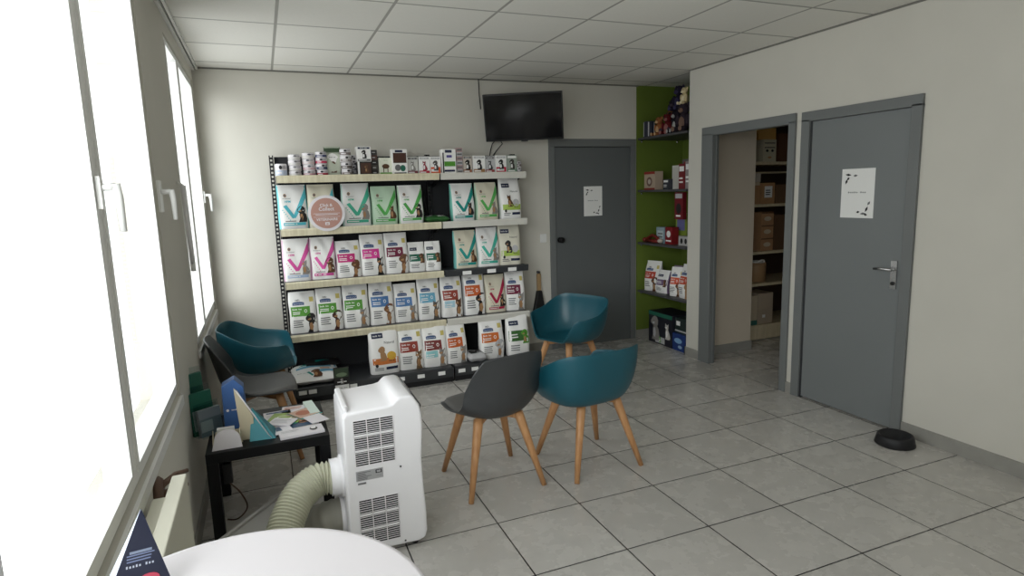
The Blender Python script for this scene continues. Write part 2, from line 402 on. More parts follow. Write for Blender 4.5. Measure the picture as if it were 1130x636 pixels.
# ---- windows
def frame_mb(y0, y1, z0, z1, wv, x0, x1, m, mbx=None, bot=None):
    b = mbx or MB(); bot = bot or wv
    b.box(x0, x1, y0, y0+wv, z0, z1, m); b.box(x0, x1, y1-wv, y1, z0, z1, m)
    b.box(x0, x1, y0+wv, y1-wv, z0, z0+bot, m); b.box(x0, x1, y0+wv, y1-wv, z1-wv, z1, m)
    return b
def window_handle(parent, y, z=1.66, x=None):
    x = XL if x is None else x
    b = MB(); b.box(x, x+0.012, y-0.016, y+0.016, z-0.06, z+0.03, PVC)
    b.tube([(x+0.01, y, z), (x+0.045, y, z)], 0.011, PVC)
    b.tube([(x+0.045, y, z+0.008), (x+0.05, y, z-0.03), (x+0.05, y+0.005, z-0.125)], [0.012, 0.011, 0.009], PVC)
    return b.build('window_handle', parent)
def window(n, y0, y1, z0, z1, sashes, handles):
    root = MB(); frame_mb(y0, y1, z0, z1, 0.035, XL-0.10, XL-0.02, PVC, root)
    r = struct(root.build('window_%d' % n, bevel=0.004))
    for a, b, stile in sashes:
        s = frame_mb(a, b, z0+0.02, z1-0.02, stile, XL-0.07, XL-0.008, PVC)
        so = s.build('sash', r, bevel=0.005)
        frame_mb(a+stile-0.010, b-stile+0.010, z0+0.02+stile-0.010, z1-0.02-stile+0.010, 0.020, XL-0.036, XL-0.002, PVC).build('glazing_bead', so)
        g = MB(); g.box(XL-0.042, XL-0.038, a+stile-0.01, b-stile+0.01, z0+stile, z1-stile, GLASS); g.build('pane', so)
    for y in handles: window_handle(r, y)
    return r
window(3, -1.95, -0.05, 0.74, 2.53, [(-1.92, -1.0, 0.05), (-1.0, -0.08, 0.05)], [-1.0])  # unseen window, added behind the camera to let in more daylight
window(1, -0.05, 3.06, 0.74, 2.53, [(-0.02, 1.05, 0.05), (1.05, 2.05, 0.05), (2.05, 3.04, 0.045)], [2.02])
window(2, 3.93, 5.44, 0.74, 2.55, [(3.96, 4.50, 0.04), (4.50, 5.42, 0.05)], [5.39])
b = MB(); b.box(XL-0.001, XL+0.010, 3.08, 3.16, 1.57, 1.71, PVC); b.tube([(XL+0.01, 3.12, 1.66), (XL+0.05, 3.12, 1.66)], 0.012, PVC)
b.tube([(XL+0.05, 3.12, 1.668), (XL+0.055, 3.12, 1.63), (XL+0.055, 3.125, 1.535)], [0.013, 0.012, 0.009], PVC)
tag(b.build('window_handle', bevel=0.002), 'cream L-shaped window handle on the plain wall post between the two windows', 'window handle')
b = MB(); b.tube([(XL+0.03, 3.80, 1.70), (XL+0.035, 3.80, 1.27)], 0.013, WHITE); b.tube([(XL+0.035, 3.80, 1.28), (XL+0.035, 3.80, 1.23)], 0.013, PVC); b.tube([(XL, 3.80, 1.72), (XL+0.03, 3.80, 1.70)], 0.007, PVC)
tag(b.build('blind_wand'), 'thin white rod hanging against the post beside the far window', 'rod')
# low sill trim
mb = MB(); mb.box(XL, XL+0.012, 1.0, 3.06, 0.70, 0.742, PVC); mb.box(XL, XL+0.012, 3.93, 5.44, 0.70, 0.742, PVC); struct(mb.build('trim_3'))

# ---- doors
def keyhole_plate(b, x, y, z, ax):
    pass
# door_1 : in back wall, flush leaf
b = MB()
b.box(2.645, 2.705, YB-0.02, YB+0.10, 0, 2.04, FRAMEG); b.box(3.585, 3.645, YB-0.02, YB+0.10, 0, 2.04, FRAMEG); b.box(2.645, 3.645, YB-0.02, YB+0.10, 2.04, 2.115, FRAMEG)
b.box(2.705, 2.72, YB+0.01, YB+0.10, 0, 2.025, DARK); b.box(3.57, 3.585, YB+0.01, YB+0.10, 0, 2.025, DARK); b.box(2.705, 3.585, YB+0.01, YB+0.10, 2.025, 2.04, DARK)
d1 = struct(b.build('door_1', bevel=0.003))
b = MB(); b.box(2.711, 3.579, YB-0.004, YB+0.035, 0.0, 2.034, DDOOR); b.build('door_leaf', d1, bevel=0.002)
b = MB(); b.lathe([(0.028, 0), (0.028, 0.008), (0.012, 0.012), (0.012, 0.04), (0.026, 0.045), (0.03, 0.06), (0.022, 0.072)], mat('dark_knob', srgb(50, 50, 50), 0.3, metal=0.8), n=18, xf=Matrix.Translation((2.752, YB-0.004, 1.12)) @ Matrix.Rotation(math.pi/2, 4, 'X'))
b.build('door_knob', d1)
# door_2 : open doorway to storage, frame only
b = MB()
for xx in (XR-0.018,):
    b.box(xx, XR+T2+0.006, 4.36, 4.375, 0, 2.05, FRAMEG); b.box(xx, XR+T2+0.006, 3.515, 3.53, 0, 2.05, FRAMEG); b.box(xx, XR+T2+0.006, 3.515, 4.375, 2.045, 2.062, FRAMEG)
b.box(XR-0.02, XR, 4.375, 4.50, 0, 2.062, FRAMEG); b.box(XR-0.02, XR, 3.468, 3.53, 0, 2.062, FRAMEG); b.box(XR-0.02, XR, 3.468, 4.50, 2.05, 2.12, FRAMEG)
b.box(XR+0.02, XR+0.035, 4.352, 4.36, 0, 2.045, FRAMEG); b.box(XR+0.02, XR+0.035, 3.53, 3.538, 0, 2.045, FRAMEG)
d2 = struct(b.build('door_2', bevel=0.003))
# door_3 : closed grey door, right wall
b = MB()
b.box(XR-0.02, XR+T2, 3.34, 3.412, 0, 2.06, FRAMEG); b.box(XR-0.02, XR+T2, 2.53, 2.598, 0, 2.06, FRAMEG); b.box(XR-0.02, XR+T2, 2.53, 3.412, 2.046, 2.115, FRAMEG)
b.box(XR-0.006, XR+T2, 3.325, 3.342, 0, 2.05, mat('door_gap', srgb(45, 47, 50), 0.7))
d3 = struct(b.build('door_3', bevel=0.003))
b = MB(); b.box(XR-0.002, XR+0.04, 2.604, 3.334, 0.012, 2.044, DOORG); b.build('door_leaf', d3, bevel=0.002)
b = MB(); b.box(XR-0.014, XR-0.002, 2.625, 2.665, 0.93, 1.11, CHROME); b.tube([(XR-0.01, 2.645, 1.055), (XR-0.05, 2.645, 1.055)], 0.009, CHROME)
b.tube([(XR-0.05, 2.635, 1.055), (XR-0.052, 2.70, 1.057), (XR-0.048, 2.755, 1.052)], [0.01, 0.009, 0.008], CHROME); b.tube([(XR-0.016, 2.645, 0.965), (XR-0.022, 2.645, 0.965)], 0.012, DARK)
b.build('door_handle', d3)

# notices on doors (paper with leaf corners and a faint line of lettering)
def notice(name, P0, ux, uz, nrm, w_, h_, label):
    b = MB(); P0 = Vector(P0); ux = Vector(ux); uz = Vector(uz); nrm = Vector(nrm)
    P = lambda u, v, o: P0+ux*(u*w_)+uz*(v*h_)+nrm*o
    v = [P(a, c, e) for e in (0.0, 0.0015) for a, c in ((0,0),(1,0),(1,1),(0,1))]
    b.add(v, [(0,3,2,1),(4,5,6,7),(0,1,5,4),(1,2,6,5),(2,3,7,6),(3,0,4,7)], PAPER)
    p = Printer(b, lambda u, v, o: P(u, v, o+0.0008), h_/w_)
    for cu, cv, an, L in ((0.2, 0.88, -0.1, 0.14), (0.42, 0.86, 0.05, 0.1), (0.15, 0.74, 1.2, 0.12), (0.2, 0.8, 0.9, 0.08), (0.8, 0.18, 1.15, 0.13), (0.86, 0.3, 1.0, 0.1), (0.7, 0.09, 0.1, 0.13), (0.55, 0.12, 0.2, 0.08), (0.78, 0.07, -0.2, 0.08)):
        ca, sa = math.cos(an), math.sin(an); W = 0.035
        p.quad((cu-ca*L*0.7, cv-sa*L*0.5), (cu+sa*W, cv-ca*W*0.7), (cu+ca*L*0.7, cv+sa*L*0.5), (cu-sa*W, cv+ca*W*0.7), DKI if (cu*7) % 2 > 1 else GREYI, 1, 2)
    p.word(0.5, 0.52, 0.56, GREYI, 1)
    o = b.build(name); return tag(o, label, 'notice', None)
notice('door_notice', (3.032, YB-0.0045, 1.345), (1,0,0), (0,0,1), (0,-1,0), 0.213, 0.30, 'small white paper notice with dark leaf corners on the far back door')
notice('door_notice', (XR-0.0025, 3.062, 1.372), (0,-1,0), (0,0,1), (-1,0,0), 0.245, 0.325, 'white paper notice with leaf corners on the near grey door beside the doorway')

# light switch on back wall
b = MB(); b.box(2.535, 2.605, YB-0.009, YB, 1.105, 1.19, PVC); s_ = b.build('light_switch', bevel=0.004); tag(s_, 'cream light switch on the back wall beside the door frame', 'switch')
b = MB(); b.box(2.55, 2.59, YB-0.014, YB-0.008, 1.12, 1.175, PVC, ); b.build('rocker', s_, bevel=0.002)

# ================================================================== SHELVING
SHZ = [1.785, 1.372, 0.95, 0.518]       # shelf top heights
def shelving(x0, x1, label, rail, first, last, dark3):
    r = empty('shelving_unit', ((x0+x1)/2, 5.3, 0), 0, label, 'shelving'); ox, oy = (x0+x1)/2, 5.3
    def X(b, name, par=None, **k):
        b.v = [(p[0]-ox, p[1]-oy, p[2]) for p in b.v]; return b.build(name, par or r, **k)
    def upright(x):
        b = MB(); y1 = 5.46
        b.box(x-0.017, x-0.008, y1-0.03, y1, 0, 1.965, BLACK); b.box(x+0.008, x+0.017, y1-0.03, y1, 0, 1.965, BLACK)
        k = 0.02
        while k < 1.96: b.box(x-0.008, x+0.008, y1-0.028, y1-0.003, k, k+0.016, BLACK); k += 0.033
        b.box(x-0.017, x+0.017, y1, y1+0.03, 0, 1.965, BLACK) if x > 0.2 else None
        X(b, 'upright')
        b = MB(); b.prism([(5.46, 0.0), (4.96, 0.0), (4.96, 0.06), (5.43, 0.10), (5.46, 0.10)], x-0.014, x+0.014, 'x', BLACK); X(b, 'foot')
    if first: upright(0.10)
    upright(x1+0.015 if last else 1.405)
    b = MB(); b.box(x0+0.005, x1-0.005, 5.475, 5.485, 0.1, 1.955, BLACKP)
    for z in (0.55, 0.96, 1.36, 1.77): b.box(x0+0.005, x1-0.005, 5.470, 5.476, z, z+0.004, DARK)
    X(b, 'back_panel')
    for i, z in enumerate(SHZ):
        b = MB(); b.box(x0+0.01, x1-0.01, 5.115, 5.47, z-0.028, z, CHAR)
        so = X(b, 'shelf')
        for xs in (x0+0.012, x1-0.012):
            b = MB(); b.prism([(5.45, z-0.11), (5.45, z), (5.13, z-0.002), (5.13, z-0.03)], xs-0.002, xs+0.002, 'x', BLACK); X(b, 'bracket')
        b = MB(); rm = CHAR if (dark3 and i == 2) else rail
        b.prism([(5.115, z-0.05), (5.096, z-0.052), (5.088, z-0.006), (5.094, z+0.006), (5.115, z+0.004)], x0, x1-0.004, 'x', rm); X(b, 'price_rail', so)
        if dark3 and i == 2:
            for xx in (1.62, 1.85, 2.05):
                b = MB(); b.box(xx-0.04, xx+0.04, 5.086, 5.092, z-0.045, z-0.012, PAPER); X(b, 'price_tag', so)
    b = MB(); b.box(x0+0.01, x1-0.01, 4.935, 5.46, 0.10, 0.13, CHAR); bo = X(b, 'base_shelf', bevel=0.002)
    b = MB(); b.prism([(4.935, 0.05), (4.925, 0.05), (4.918, 0.128), (4.93, 0.136), (4.94, 0.13)], x0, x1-0.004, 'x', CHAR); X(b, 'base_rail', bo)
    b = MB(); b.box(x0+0.005, x1-0.01, 4.95, 4.965, 0.0, 0.10, BLACK); X(b, 'kick_plate', bo)
    for xx in ((0.17, 0.245, 0.56, 0.95, 1.12, 1.30) if first else (1.48, 1.60, 2.08)):
        b = MB(); b.box(xx-0.03, xx+0.03, 4.908, 4.917, 0.082, 0.112, PAPER); X(b, 'price_tag', bo)
    return r
shelving(0.118, 1.415, 'black slotted shelving bay with cream price rails, on the window side', CREAM, True, False, False)
shelving(1.425, 2.215, 'black shelving bay with pale grey price rails, next to the back door', RAILG, False, True, True)

# ---- pet-food bags
WH = cm(243, 242, 240); IV = cm(222, 216, 196); NAVY = cm(28, 38, 70); OVB = cm(60, 84, 128); YEL = cm(206, 190, 110); BRN = cm(92, 62, 42); TAN = cm(170, 130, 92); LG = cm(188, 188, 190)
def bag(x, y, z, w_, h_, d_, design, c1, label, group, c2=None, base=None, side=None, yaw=0.0, pet='dog', petc=None, name='pet_food_bag', lean=0.0):
    base = base or WH; side = side or base; b = MB(); ph = random.uniform(0, 6); petc = petc or BRN
    def prof(v):    # depth factor and width factor
        dep = d_/2*(1-0.93*max(0, (v-0.35)/0.65)**1.5) * (0.86+0.14*min(1, v*8))
        wf = 1-0.02*math.sin(v*9+ph)-0.035*max(0, (v-0.75)/0.25)
        return dep, w_/2*wf
    def ctr(v): return d_/2*0.5*max(0, (v-0.3)/0.7)**1.4+lean*v
    def S(u, v, off=0.0):
        dep, hw = prof(v); q = max(-1, min(1, 2*u-1))
        yy = dep*(1-abs(q)**5)**(1/3.2) if abs(q) < 1 else 0
        wr = 0.004*math.sin(7*u+5*v+ph)+0.003*math.sin(13*v+3*u*ph)
        return Vector((q*hw, -yy-off+ctr(v)+wr*(1-abs(q)), v*h_))
    def B(u, v):
        dep, hw = prof(v); q = 2*u-1
        return Vector((q*hw, (dep*(1-abs(q)**5)**(1/3.2) if abs(q) < 1 else 0)+ctr(v), v*h_))
    nu, nv = 22, 12
    for i in range(nu):
        a, c = 0.5-0.5*math.cos(math.pi*i/nu), 0.5-0.5*math.cos(math.pi*(i+1)/nu)
        mm = side if (a < 0.035 or c > 0.965) else base
        b.grid(lambda s_, t_: S(a+(c-a)*s_, t_), 1, nv, mm)
        b.grid(lambda s_, t_: B(c+(a-c)*s_, t_), 1, nv, side)
    n = len(b.v)
    b.add([S(0.5-0.5*math.cos(math.pi*i/nu), 0) for i in range(nu+1)]+[B(0.5-0.5*math.cos(math.pi*i/nu), 0) for i in range(nu, -1, -1)], [tuple(range(2*nu+2))], side)
    p = Printer(b, S, h_/w_)
    if design == 'V':
        p.quad((0.16, 0.52), (0.27, 0.55), (0.55, 0.27), (0.44, 0.24), c1, 1)
        p.quad((0.43, 0.245), (0.55, 0.25), (0.965, 0.70), (0.965, 0.92), c1, 2, 10)
        for k in range(6): p.rect(0.12+k*0.045, 0.15+k*0.045, 0.42-k*0.045, 0.44-k*0.045, c1, 1, 1, 1)
        p.ell(0.25, 0.76, 0.055, 0.04, TAN, 1); p.ell(0.25, 0.76, 0.035, 0.025, GREYI, 2)
        p.text('VETERINARY', 0.30, 0.69, 0.3, GREYI, 1); p.text('HPM', 0.32, 0.62, 0.2, c1, 1, bold=0.02)
        p.pet(0.76, 0.34, 0.38, petc, TAN, 3, pet)
        p.rect(0.12, 0.88, 0.08, 0.145, c1 if c2 is None else c2, 1); p.lines(0.15, 0.6, 0.09, 0.135, 1, WH, 2)
        p.lines(0.2, 0.62, 0.16, 0.2, 1, GREYI, 1)
    elif design == 'H':
        p.text("Hill's", 0.33, 0.80, 0.16, DKI, 1, bold=0.02)
        p.rect(0.14, 0.56, 0.685, 0.745, OVB, 1); p.ell(0.35, 0.745, 0.2, 0.022, OVB, 1); p.text('PRESCRIPTION DIET', 0.35, 0.715, 0.36, WH, 2)
        p.rect(0.06, 0.76, 0.42, 0.65, c1, 1); p.word(0.29, 0.59, 0.34, WH, 2, 0.035)
        p.lines(0.12, 0.46, 0.46, 0.54, 2, WH, 2)
        p.ell(0.60, 0.54, 0.055, 0.04, WH, 2); p.ell(0.60, 0.54, 0.035, 0.025, c1, 3)
        if c2 is not None: p.rect(0.10, 0.58, 0.24, 0.40, c2, 1)
        p.rect(0.76, 0.91, 0.75, 0.86, YEL, 1, 2, 2)
        p.lines(0.12, 0.5, 0.14, 0.34, 4, GREYI if c2 is None else WH, 2)
        p.pet(0.78, 0.25, 0.50, petc, TAN, 3, pet)
    elif design == 'N':
        p.rect(0.10, 0.48, 0.78, 0.88, NAVY, 1); p.word(0.29, 0.83, 0.3, WH, 2)
        p.text('Natural', 0.67, 0.68, 0.34, DKI, 1)
        p.pet(0.40, 0.46, 0.32, petc, TAN, 3, pet)
        p.rect(0.08, 0.92, 0.22, 0.36, c1, 1); p.ell(0.70, 0.40, 0.15, 0.09, c2 or LG, 2); p.word(0.7, 0.29, 0.2, DKI, 2)
        p.ell(0.2, 0.2, 0.05, 0.04, DKI, 2); p.rect(0.5, 0.9, 0.10, 0.16, NAVY, 1); p.lines(0.12, 0.45, 0.08, 0.16, 2, GREYI, 1)
    elif design == 'S':
        p.rect(0.10, 0.52, 0.72, 0.82, NAVY, 1); p.word(0.31, 0.77, 0.3, WH, 2)
        p.rect(0.06, 0.94, 0.36, 0.60, c1, 1); p.lines(0.12, 0.55, 0.42, 0.54, 2, WH, 2); p.pet(0.76, 0.46, 0.34, petc, TAN, 3, pet)
        p.lines(0.12, 0.6, 0.12, 0.28, 3, GREYI, 1)
    o = b.build(name, loc=(x, y, z), rz=yaw); tag(o, label, 'pet food bag', group)
    s = MB()
    for k in range(5):
        z0 = h_*(0.965+0.007*k); y0 = ctr(1)-0.003
        s.box(-w_*0.475, w_*0.475, y0-0.0025-(k % 2)*0.0012, y0+0.0025, z0, z0+h_*0.007, base)
    s.build('top_seal', o)
    return o

CY = cm(92, 190, 205); MINT = cm(70, 180, 150); GRN = cm(88, 176, 88); TL = cm(28, 148, 140); PINK = cm(214, 84, 160); MAG = cm(196, 44, 120); MAR = cm(112, 30, 60); DGN = cm(40, 104, 84)
LEAF = cm(84, 150, 52); BLU = cm(80, 124, 178); LBL = cm(110, 172, 200); RBR = cm(150, 62, 50); ORG = cm(200, 96, 44); CRM = cm(178, 36, 74); PGR = cm(170, 196, 92); GRT = cm(196, 222, 196); PKT = cm(224, 184, 210); YW = cm(214, 170, 60)
BLKP = cm(38, 36, 36); GRYP = cm(140, 136, 132)
G1, G2, G3, G4 = ('pet food bags on the second shelf', 'pet food bags on the third shelf', 'pet food bags on the fourth shelf', 'pet food bags on the floor-level base shelf')
ztop = 1.372; yy = 5.245
bag(0.226, yy, ztop, 0.225, 0.350, 0.11, 'V', CY, 'white bag with a cyan letter V and cyan edge, left of the round sign', G1, side=cm(120, 206, 214), yaw=0.08, petc=BLKP)
bag(0.449, yy, ztop, 0.215, 0.348, 0.10, 'V', CY, 'ivory bag with a cyan V, mostly hidden behind the round sign', G1, base=IV, pet='cat')
bag(0.725, yy, ztop, 0.236, 0.350, 0.11, 'V', MINT, 'white bag with a mint green V and a grey pet, right of the round sign', G1, side=cm(190, 220, 210), petc=GRYP)
bag(0.958, yy, ztop, 0.213, 0.322, 0.10, 'V', GRN, 'pale green bag with a green V and a brown cat', G1, base=GRT, pet='cat')
bag(1.184, yy, ztop, 0.213, 0.325, 0.10, 'V', GRN, 'pale green-topped bag with a green V beside the dark gap in the shelf', G1, side=GRT, petc=BLKP)
bag(1.649, yy, ztop, 0.218, 0.330, 0.11, 'V', TL, 'white teal-V bag just right of the dark gap on the second shelf', G1, side=cm(120, 196, 180), petc=BLKP, pet='cat')
bag(1.878, yy, ztop, 0.208, 0.333, 0.11, 'V', GRN, 'ivory bag with a green V between a teal V bag and the navy-label bag', G1, base=IV, side=GRT, pet='cat', petc=GRYP)
bag(2.105, yy, ztop, 0.205, 0.362, 0.12, 'N', PGR, 'tall white bag with navy label and lime band at the door end of second shelf', G1, pet='cat', petc=BRN)
ztop = 0.95
bag(0.222, yy, ztop, 0.215, 0.340, 0.11, 'V', PINK, 'white bag with a pink V and grey cat, below the cyan V bag', G2, side=PKT, petc=GRYP, pet='cat', c2=cm(170, 190, 220))
bag(0.427, yy, ztop, 0.200, 0.342, 0.10, 'V', PINK, 'white bag with a pink V and a brown pet, next to a magenta-band bag', G2, side=PKT, yaw=-0.05)
bag(0.630, yy, ztop, 0.200, 0.300, 0.10, 'H', MAG, 'shorter white bag with a magenta band and brown dog', G2, petc=cm(110, 74, 50))
bag(0.833, yy, ztop, 0.200, 0.342, 0.11, 'H', cm(214, 60, 148), 'taller white bag with a bright magenta band and dark cat', G2, petc=BLKP, pet='cat')
bag(1.036, yy, ztop, 0.200, 0.345, 0.11, 'H', MAR, 'white bag with a maroon band beside a bright magenta one', G2, petc=cm(110, 74, 50))
bag(1.211, yy, ztop, 0.148, 0.255, 0.08, 'S', DGN, 'small white bag with a dark green band, nearer the maroon-band bag', G2)
bag(1.357, yy-0.005, ztop, 0.138, 0.255, 0.08, 'S', DGN, 'small white dark-green-band bag at the end of the cream rail', G2, yaw=-0.05)
bag(1.660, yy, ztop, 0.213, 0.335, 0.11, 'V', TL, 'ivory bag with a teal V and brown cat, leaning over the dark rail', G2, base=IV, side=cm(120, 196, 190), pet='cat')
bag(1.874, yy, ztop, 0.208, 0.350, 0.11, 'V', cm(70, 180, 160), 'white bag with a mint V and small grey cat, over the dark rail', G2, petc=GRYP, pet='cat')
bag(2.088, yy, ztop, 0.208, 0.370, 0.12, 'N', PGR, 'cream bag with navy label and lime patch at the door end of third shelf', G2, base=cm(222, 218, 202), petc=BLKP, yaw=-0.12)
ztop = 0.518
bag(0.236, yy, ztop, 0.212, 0.335, 0.11, 'H', LEAF, 'white bag with a leaf green band and small black dog', G3, petc=BLKP)
bag(0.449, yy, ztop, 0.208, 0.345, 0.11, 'H', LEAF, 'white bag with a leaf green band and dark brown dog', G3, petc=cm(70, 40, 36))
bag(0.664, yy, ztop, 0.212, 0.358, 0.11, 'H', LEAF, 'white bag with a leaf green band next to the blue band bags', G3, petc=GRYP, yaw=-0.06, pet='cat')
bag(0.883, yy, ztop, 0.208, 0.372, 0.11, 'H', BLU, 'tall white bag with a blue band and brown dog', G3, petc=cm(130, 90, 62))
bag(1.092, yy, ztop, 0.200, 0.330, 0.10, 'H', BLU, 'shorter white bag with a blue band and grey cat', G3, petc=GRYP, pet='cat', yaw=-0.04)
bag(1.300, yy, ztop, 0.198, 0.362, 0.11, 'H', LBL, 'white bag with a light blue band and tabby cat', G3, petc=cm(96, 90, 84), pet='cat')
bag(1.510, yy, ztop, 0.196, 0.370, 0.11, 'H', RBR, 'white bag with red-brown band over a light blue panel on the fourth shelf', G3, c2=cm(170, 206, 220), petc=BRN, pet='cat')
bag(1.722, yy, ztop, 0.206, 0.412, 0.11, 'H', ORG, 'tallest bag with grey top and rust orange band', G3, side=LG, petc=BLKP)
bag(1.930, yy, ztop, 0.198, 0.345, 0.10, 'V', CRM, 'ivory bag with a crimson letter V', G3, base=IV, petc=BLKP, pet='cat')
bag(2.128, yy, ztop, 0.186, 0.365, 0.11, 'H', MAR, 'white bag with a dark maroon band at the door end of fourth shelf', G3, petc=GRYP, pet='cat', yaw=-0.15)
ztop = 0.13; yy = 5.08
bag(0.850, yy, ztop, 0.250, 0.385, 0.14, 'N', cm(206, 120, 60), 'large white bag with navy label and orange band on the base shelf', G4, c2=YW, petc=TAN)
bag(1.080, yy+0.01, ztop, 0.215, 0.370, 0.12, 'H', RBR, 'white bag with brown fold top and red-brown band on the base shelf', G4, petc=cm(120, 96, 70), pet='cat')
bag(1.290, yy, ztop, 0.212, 0.355, 0.12, 'H', cm(118, 46, 44), 'white bag with maroon-brown band over pale aqua panel on base shelf', G4, c2=cm(150, 206, 210), petc=GRYP, pet='cat', yaw=-0.06)
bag(1.487, yy+0.01, ztop, 0.190, 0.352, 0.11, 'H', ORG, 'white bag with orange band and grey cat, beside the aqua panel bag', G4, petc=GRYP, pet='cat', yaw=0.08)
bag(1.822, yy+0.01, ztop, 0.228, 0.360, 0.12, 'H', cm(206, 110, 50), 'white bag with broad orange band, alone in the base of the second bay', G4, petc=LG)
bag(2.075, yy, ztop, 0.215, 0.385, 0.14, 'S', cm(60, 104, 50), 'white glossy bag with navy label and dark green panel at the base corner', G4, petc=LEAF, yaw=-0.08)

# low packs lying flat
def flat_pack(x, y, z, w_, d_, h_, top, art, label, name='lying_food_bag', yaw=0.0, cat='pet food bag'):
    b = MB()
    def S(u, v, off=0.0, sgn=1):
        q, r = 2*u-1, 2*v-1
        e = max(0, (1-abs(q)**4))**0.5*max(0, (1-abs(r)**4))**0.5
        return Vector((q*w_/2, r*d_/2, h_/2+sgn*(h_/2*e)+sgn*0.004*math.sin(9*u+7*v)*e+off))
    b.grid(lambda u, v: S(u, v), 16, 12, top); b.grid(lambda u, v: S(1-u, v, 0, -1), 16, 12, top)
    p = Printer(b, S, d_/w_); art(p)
    return tag(b.build(name, loc=(x, y, z), rz=yaw), label, cat)
def art_blue(p):
    p.rect(0.1, 0.95, 0.55, 0.66, LBL, 1); p.quad((0.15, 0.7), (0.5, 0.72), (0.55, 0.9), (0.3, 0.82), TL, 2); p.quad((0.5, 0.72), (0.95, 0.7), (0.9, 0.9), (0.6, 0.95), BLKP, 2)
    p.rect(0.55, 0.9, 0.2, 0.34, LBL, 1); p.pet(0.5, 0.22, 0.34, BRN, TAN, 3); p.rect(0.6, 0.8, 0.36, 0.5, cm(220, 180, 150), 2)
    p.word(0.2, 0.25, 0.18, GREYI, 2); p.quad((0.3, 0.3), (0.36, 0.32), (0.44, 0.12), (0.4, 0.1), TL, 2)
flat_pack(0.29, 5.16, 0.13, 0.37, 0.44, 0.09, WH, art_blue, 'large white and blue food bag lying flat by the teal corner chair')
flat_pack(0.36, 5.32, 0.20, 0.28, 0.2, 0.035, BLKP, lambda p: p.rect(0.3, 0.7, 0.4, 0.6, TL, 1), 'flat black sachet lying on top of the large white and blue bag', 'black_sachet', cat='sachet')
flat_pack(1.40, 5.25, 1.372, 0.20, 0.26, 0.055, cm(60, 110, 60), lambda p: (p.rect(0.0, 1, 0.45, 1, LG, 1), p.lines(0.5, 0.9, 0.1, 0.35, 2, WH, 2)), 'dark green and grey bag lying flat in the gap of the second shelf')
flat_pack(1.27, 5.36, 0.95, 0.30, 0.16, 0.055, LG, lambda p: p.rect(0.1, 0.9, 0.2, 0.8, GREYI, 1), 'grey pouch lying behind the two small dark green band bags', 'grey_pouch', cat='pouch')
bpy.data.objects['grey_pouch'].location.z = 0.95
flat_pack(1.655, 5.06, 0.13, 0.16, 0.2, 0.085, LG, lambda p: (p.rect(0.15, 0.85, 0.2, 0.8, BLKP, 1), p.word(0.5, 0.5, 0.5, WH, 2)), 'small glossy grey pouch lying on the base shelf beside the orange band bag', 'grey_pouch', cat='pouch')

# ---- round sign
b = MB(); XS = Matrix.Translation((0.470, 5.082, 1.352)) @ Matrix.Rotation(-0.06, 4, 'X') @ Matrix.Rotation(math.pi/2, 4, 'X')
b.lathe([(0.142, 0), (0.143, 0.003), (0.142, 0.006)], WHITEL, c=(0, 0.138, 0), n=48, xf=XS)
b.lathe([(0.120, 0.0062), (0.120, 0.0075)], cm(186, 142, 130), c=(0, 0.138, 0), n=48, xf=XS)
pr_ = Printer(b, lambda u, v, o: XS @ Vector(((u-0.5)*0.284, v*0.284-0.004, 0.0075+o)), 1.0)
pr_.text('Click &', 0.5, 0.72, 0.34, WHITEL, 1, bold=0.02); pr_.text('Collect', 0.5, 0.615, 0.42, WHITEL, 1, bold=0.02)
pr_.rect(0.14, 0.86, 0.49, 0.50, WHITEL, 1); pr_.lines(0.2, 0.8, 0.44, 0.48, 1, WHITEL, 1, 0)
pr_.rect(0.14, 0.86, 0.395, 0.402, WHITEL, 1); pr_.text('VETERINAIRE', 0.5, 0.325, 0.58, WHITEL, 1, bold=0.02)
pr_.rect(0.44, 0.56, 0.17, 0.25, WHITEL, 1); pr_.rect(0.47, 0.53, 0.19, 0.22, cm(186, 142, 130), 2)
tag(b.build('round_sign'), 'round dusty pink sign with white rim clipped to the second shelf rail', 'sign')

# ---- tins and boxes on the top shelf
ZT = 1.785
def can(x, y, z, r, h, col, label, band=None):
    b = MB(); b.lathe([(r*0.94, 0), (r, 0.003), (r, h-0.006), (r*0.97, h-0.003), (r*0.93, h)], WHITEL, n=24)
    S = lambda u, v, o: Vector(((r+o)*math.sin((u-0.5)*2.6), -(r+o)*math.cos((u-0.5)*2.6), v*h))
    p = Printer(b, S, h/(2.6*r)); p.rect(0, 1, 0.1, 0.5, col, 0, 12, 1); p.lines(0.2, 0.6, 0.15, 0.45, 1, WHITEL, 1); p.ell(0.5, 0.72, 0.1, 0.16, band or DKI, 1); p.lines(0.6, 0.9, 0.6, 0.85, 2, GREYI, 1)
    o = tag(b.build('food_tin', loc=(x, y, z), rz=random.uniform(-0.25, 0.25)), label, 'tin', 'food tins on the top shelf')
    s = MB(); s.lathe([(r*0.93, h), (r*0.93, h+0.002), (r*0.86, h+0.001), (r*0.8, h)], CHROME, n=24); s.build('lid', o)
    return o
YC = 5.2
can(0.162, YC, ZT, 0.044, 0.098, cm(190, 200, 220), 'single squat white tin at the window end of the top shelf')
ordn = ['bottom', 'second', 'third', 'topmost']
for k in range(4): can(0.266+random.uniform(-.003, .003), YC, ZT+k*0.0425, 0.046, 0.041, cm(210, 208, 204), '%s white tin of the first stack beside the single squat tin' % ordn[k], band=cm(120, 120, 124))
for k in range(4): can(0.372+random.uniform(-.003, .003), YC, ZT+k*0.0455, 0.047, 0.044, [cm(200, 150, 160), cm(204, 170, 176), cm(214, 200, 200), cm(220, 216, 210)][k], '%s white tin of the second stack along the top shelf' % ordn[k], band=cm(90, 90, 100))
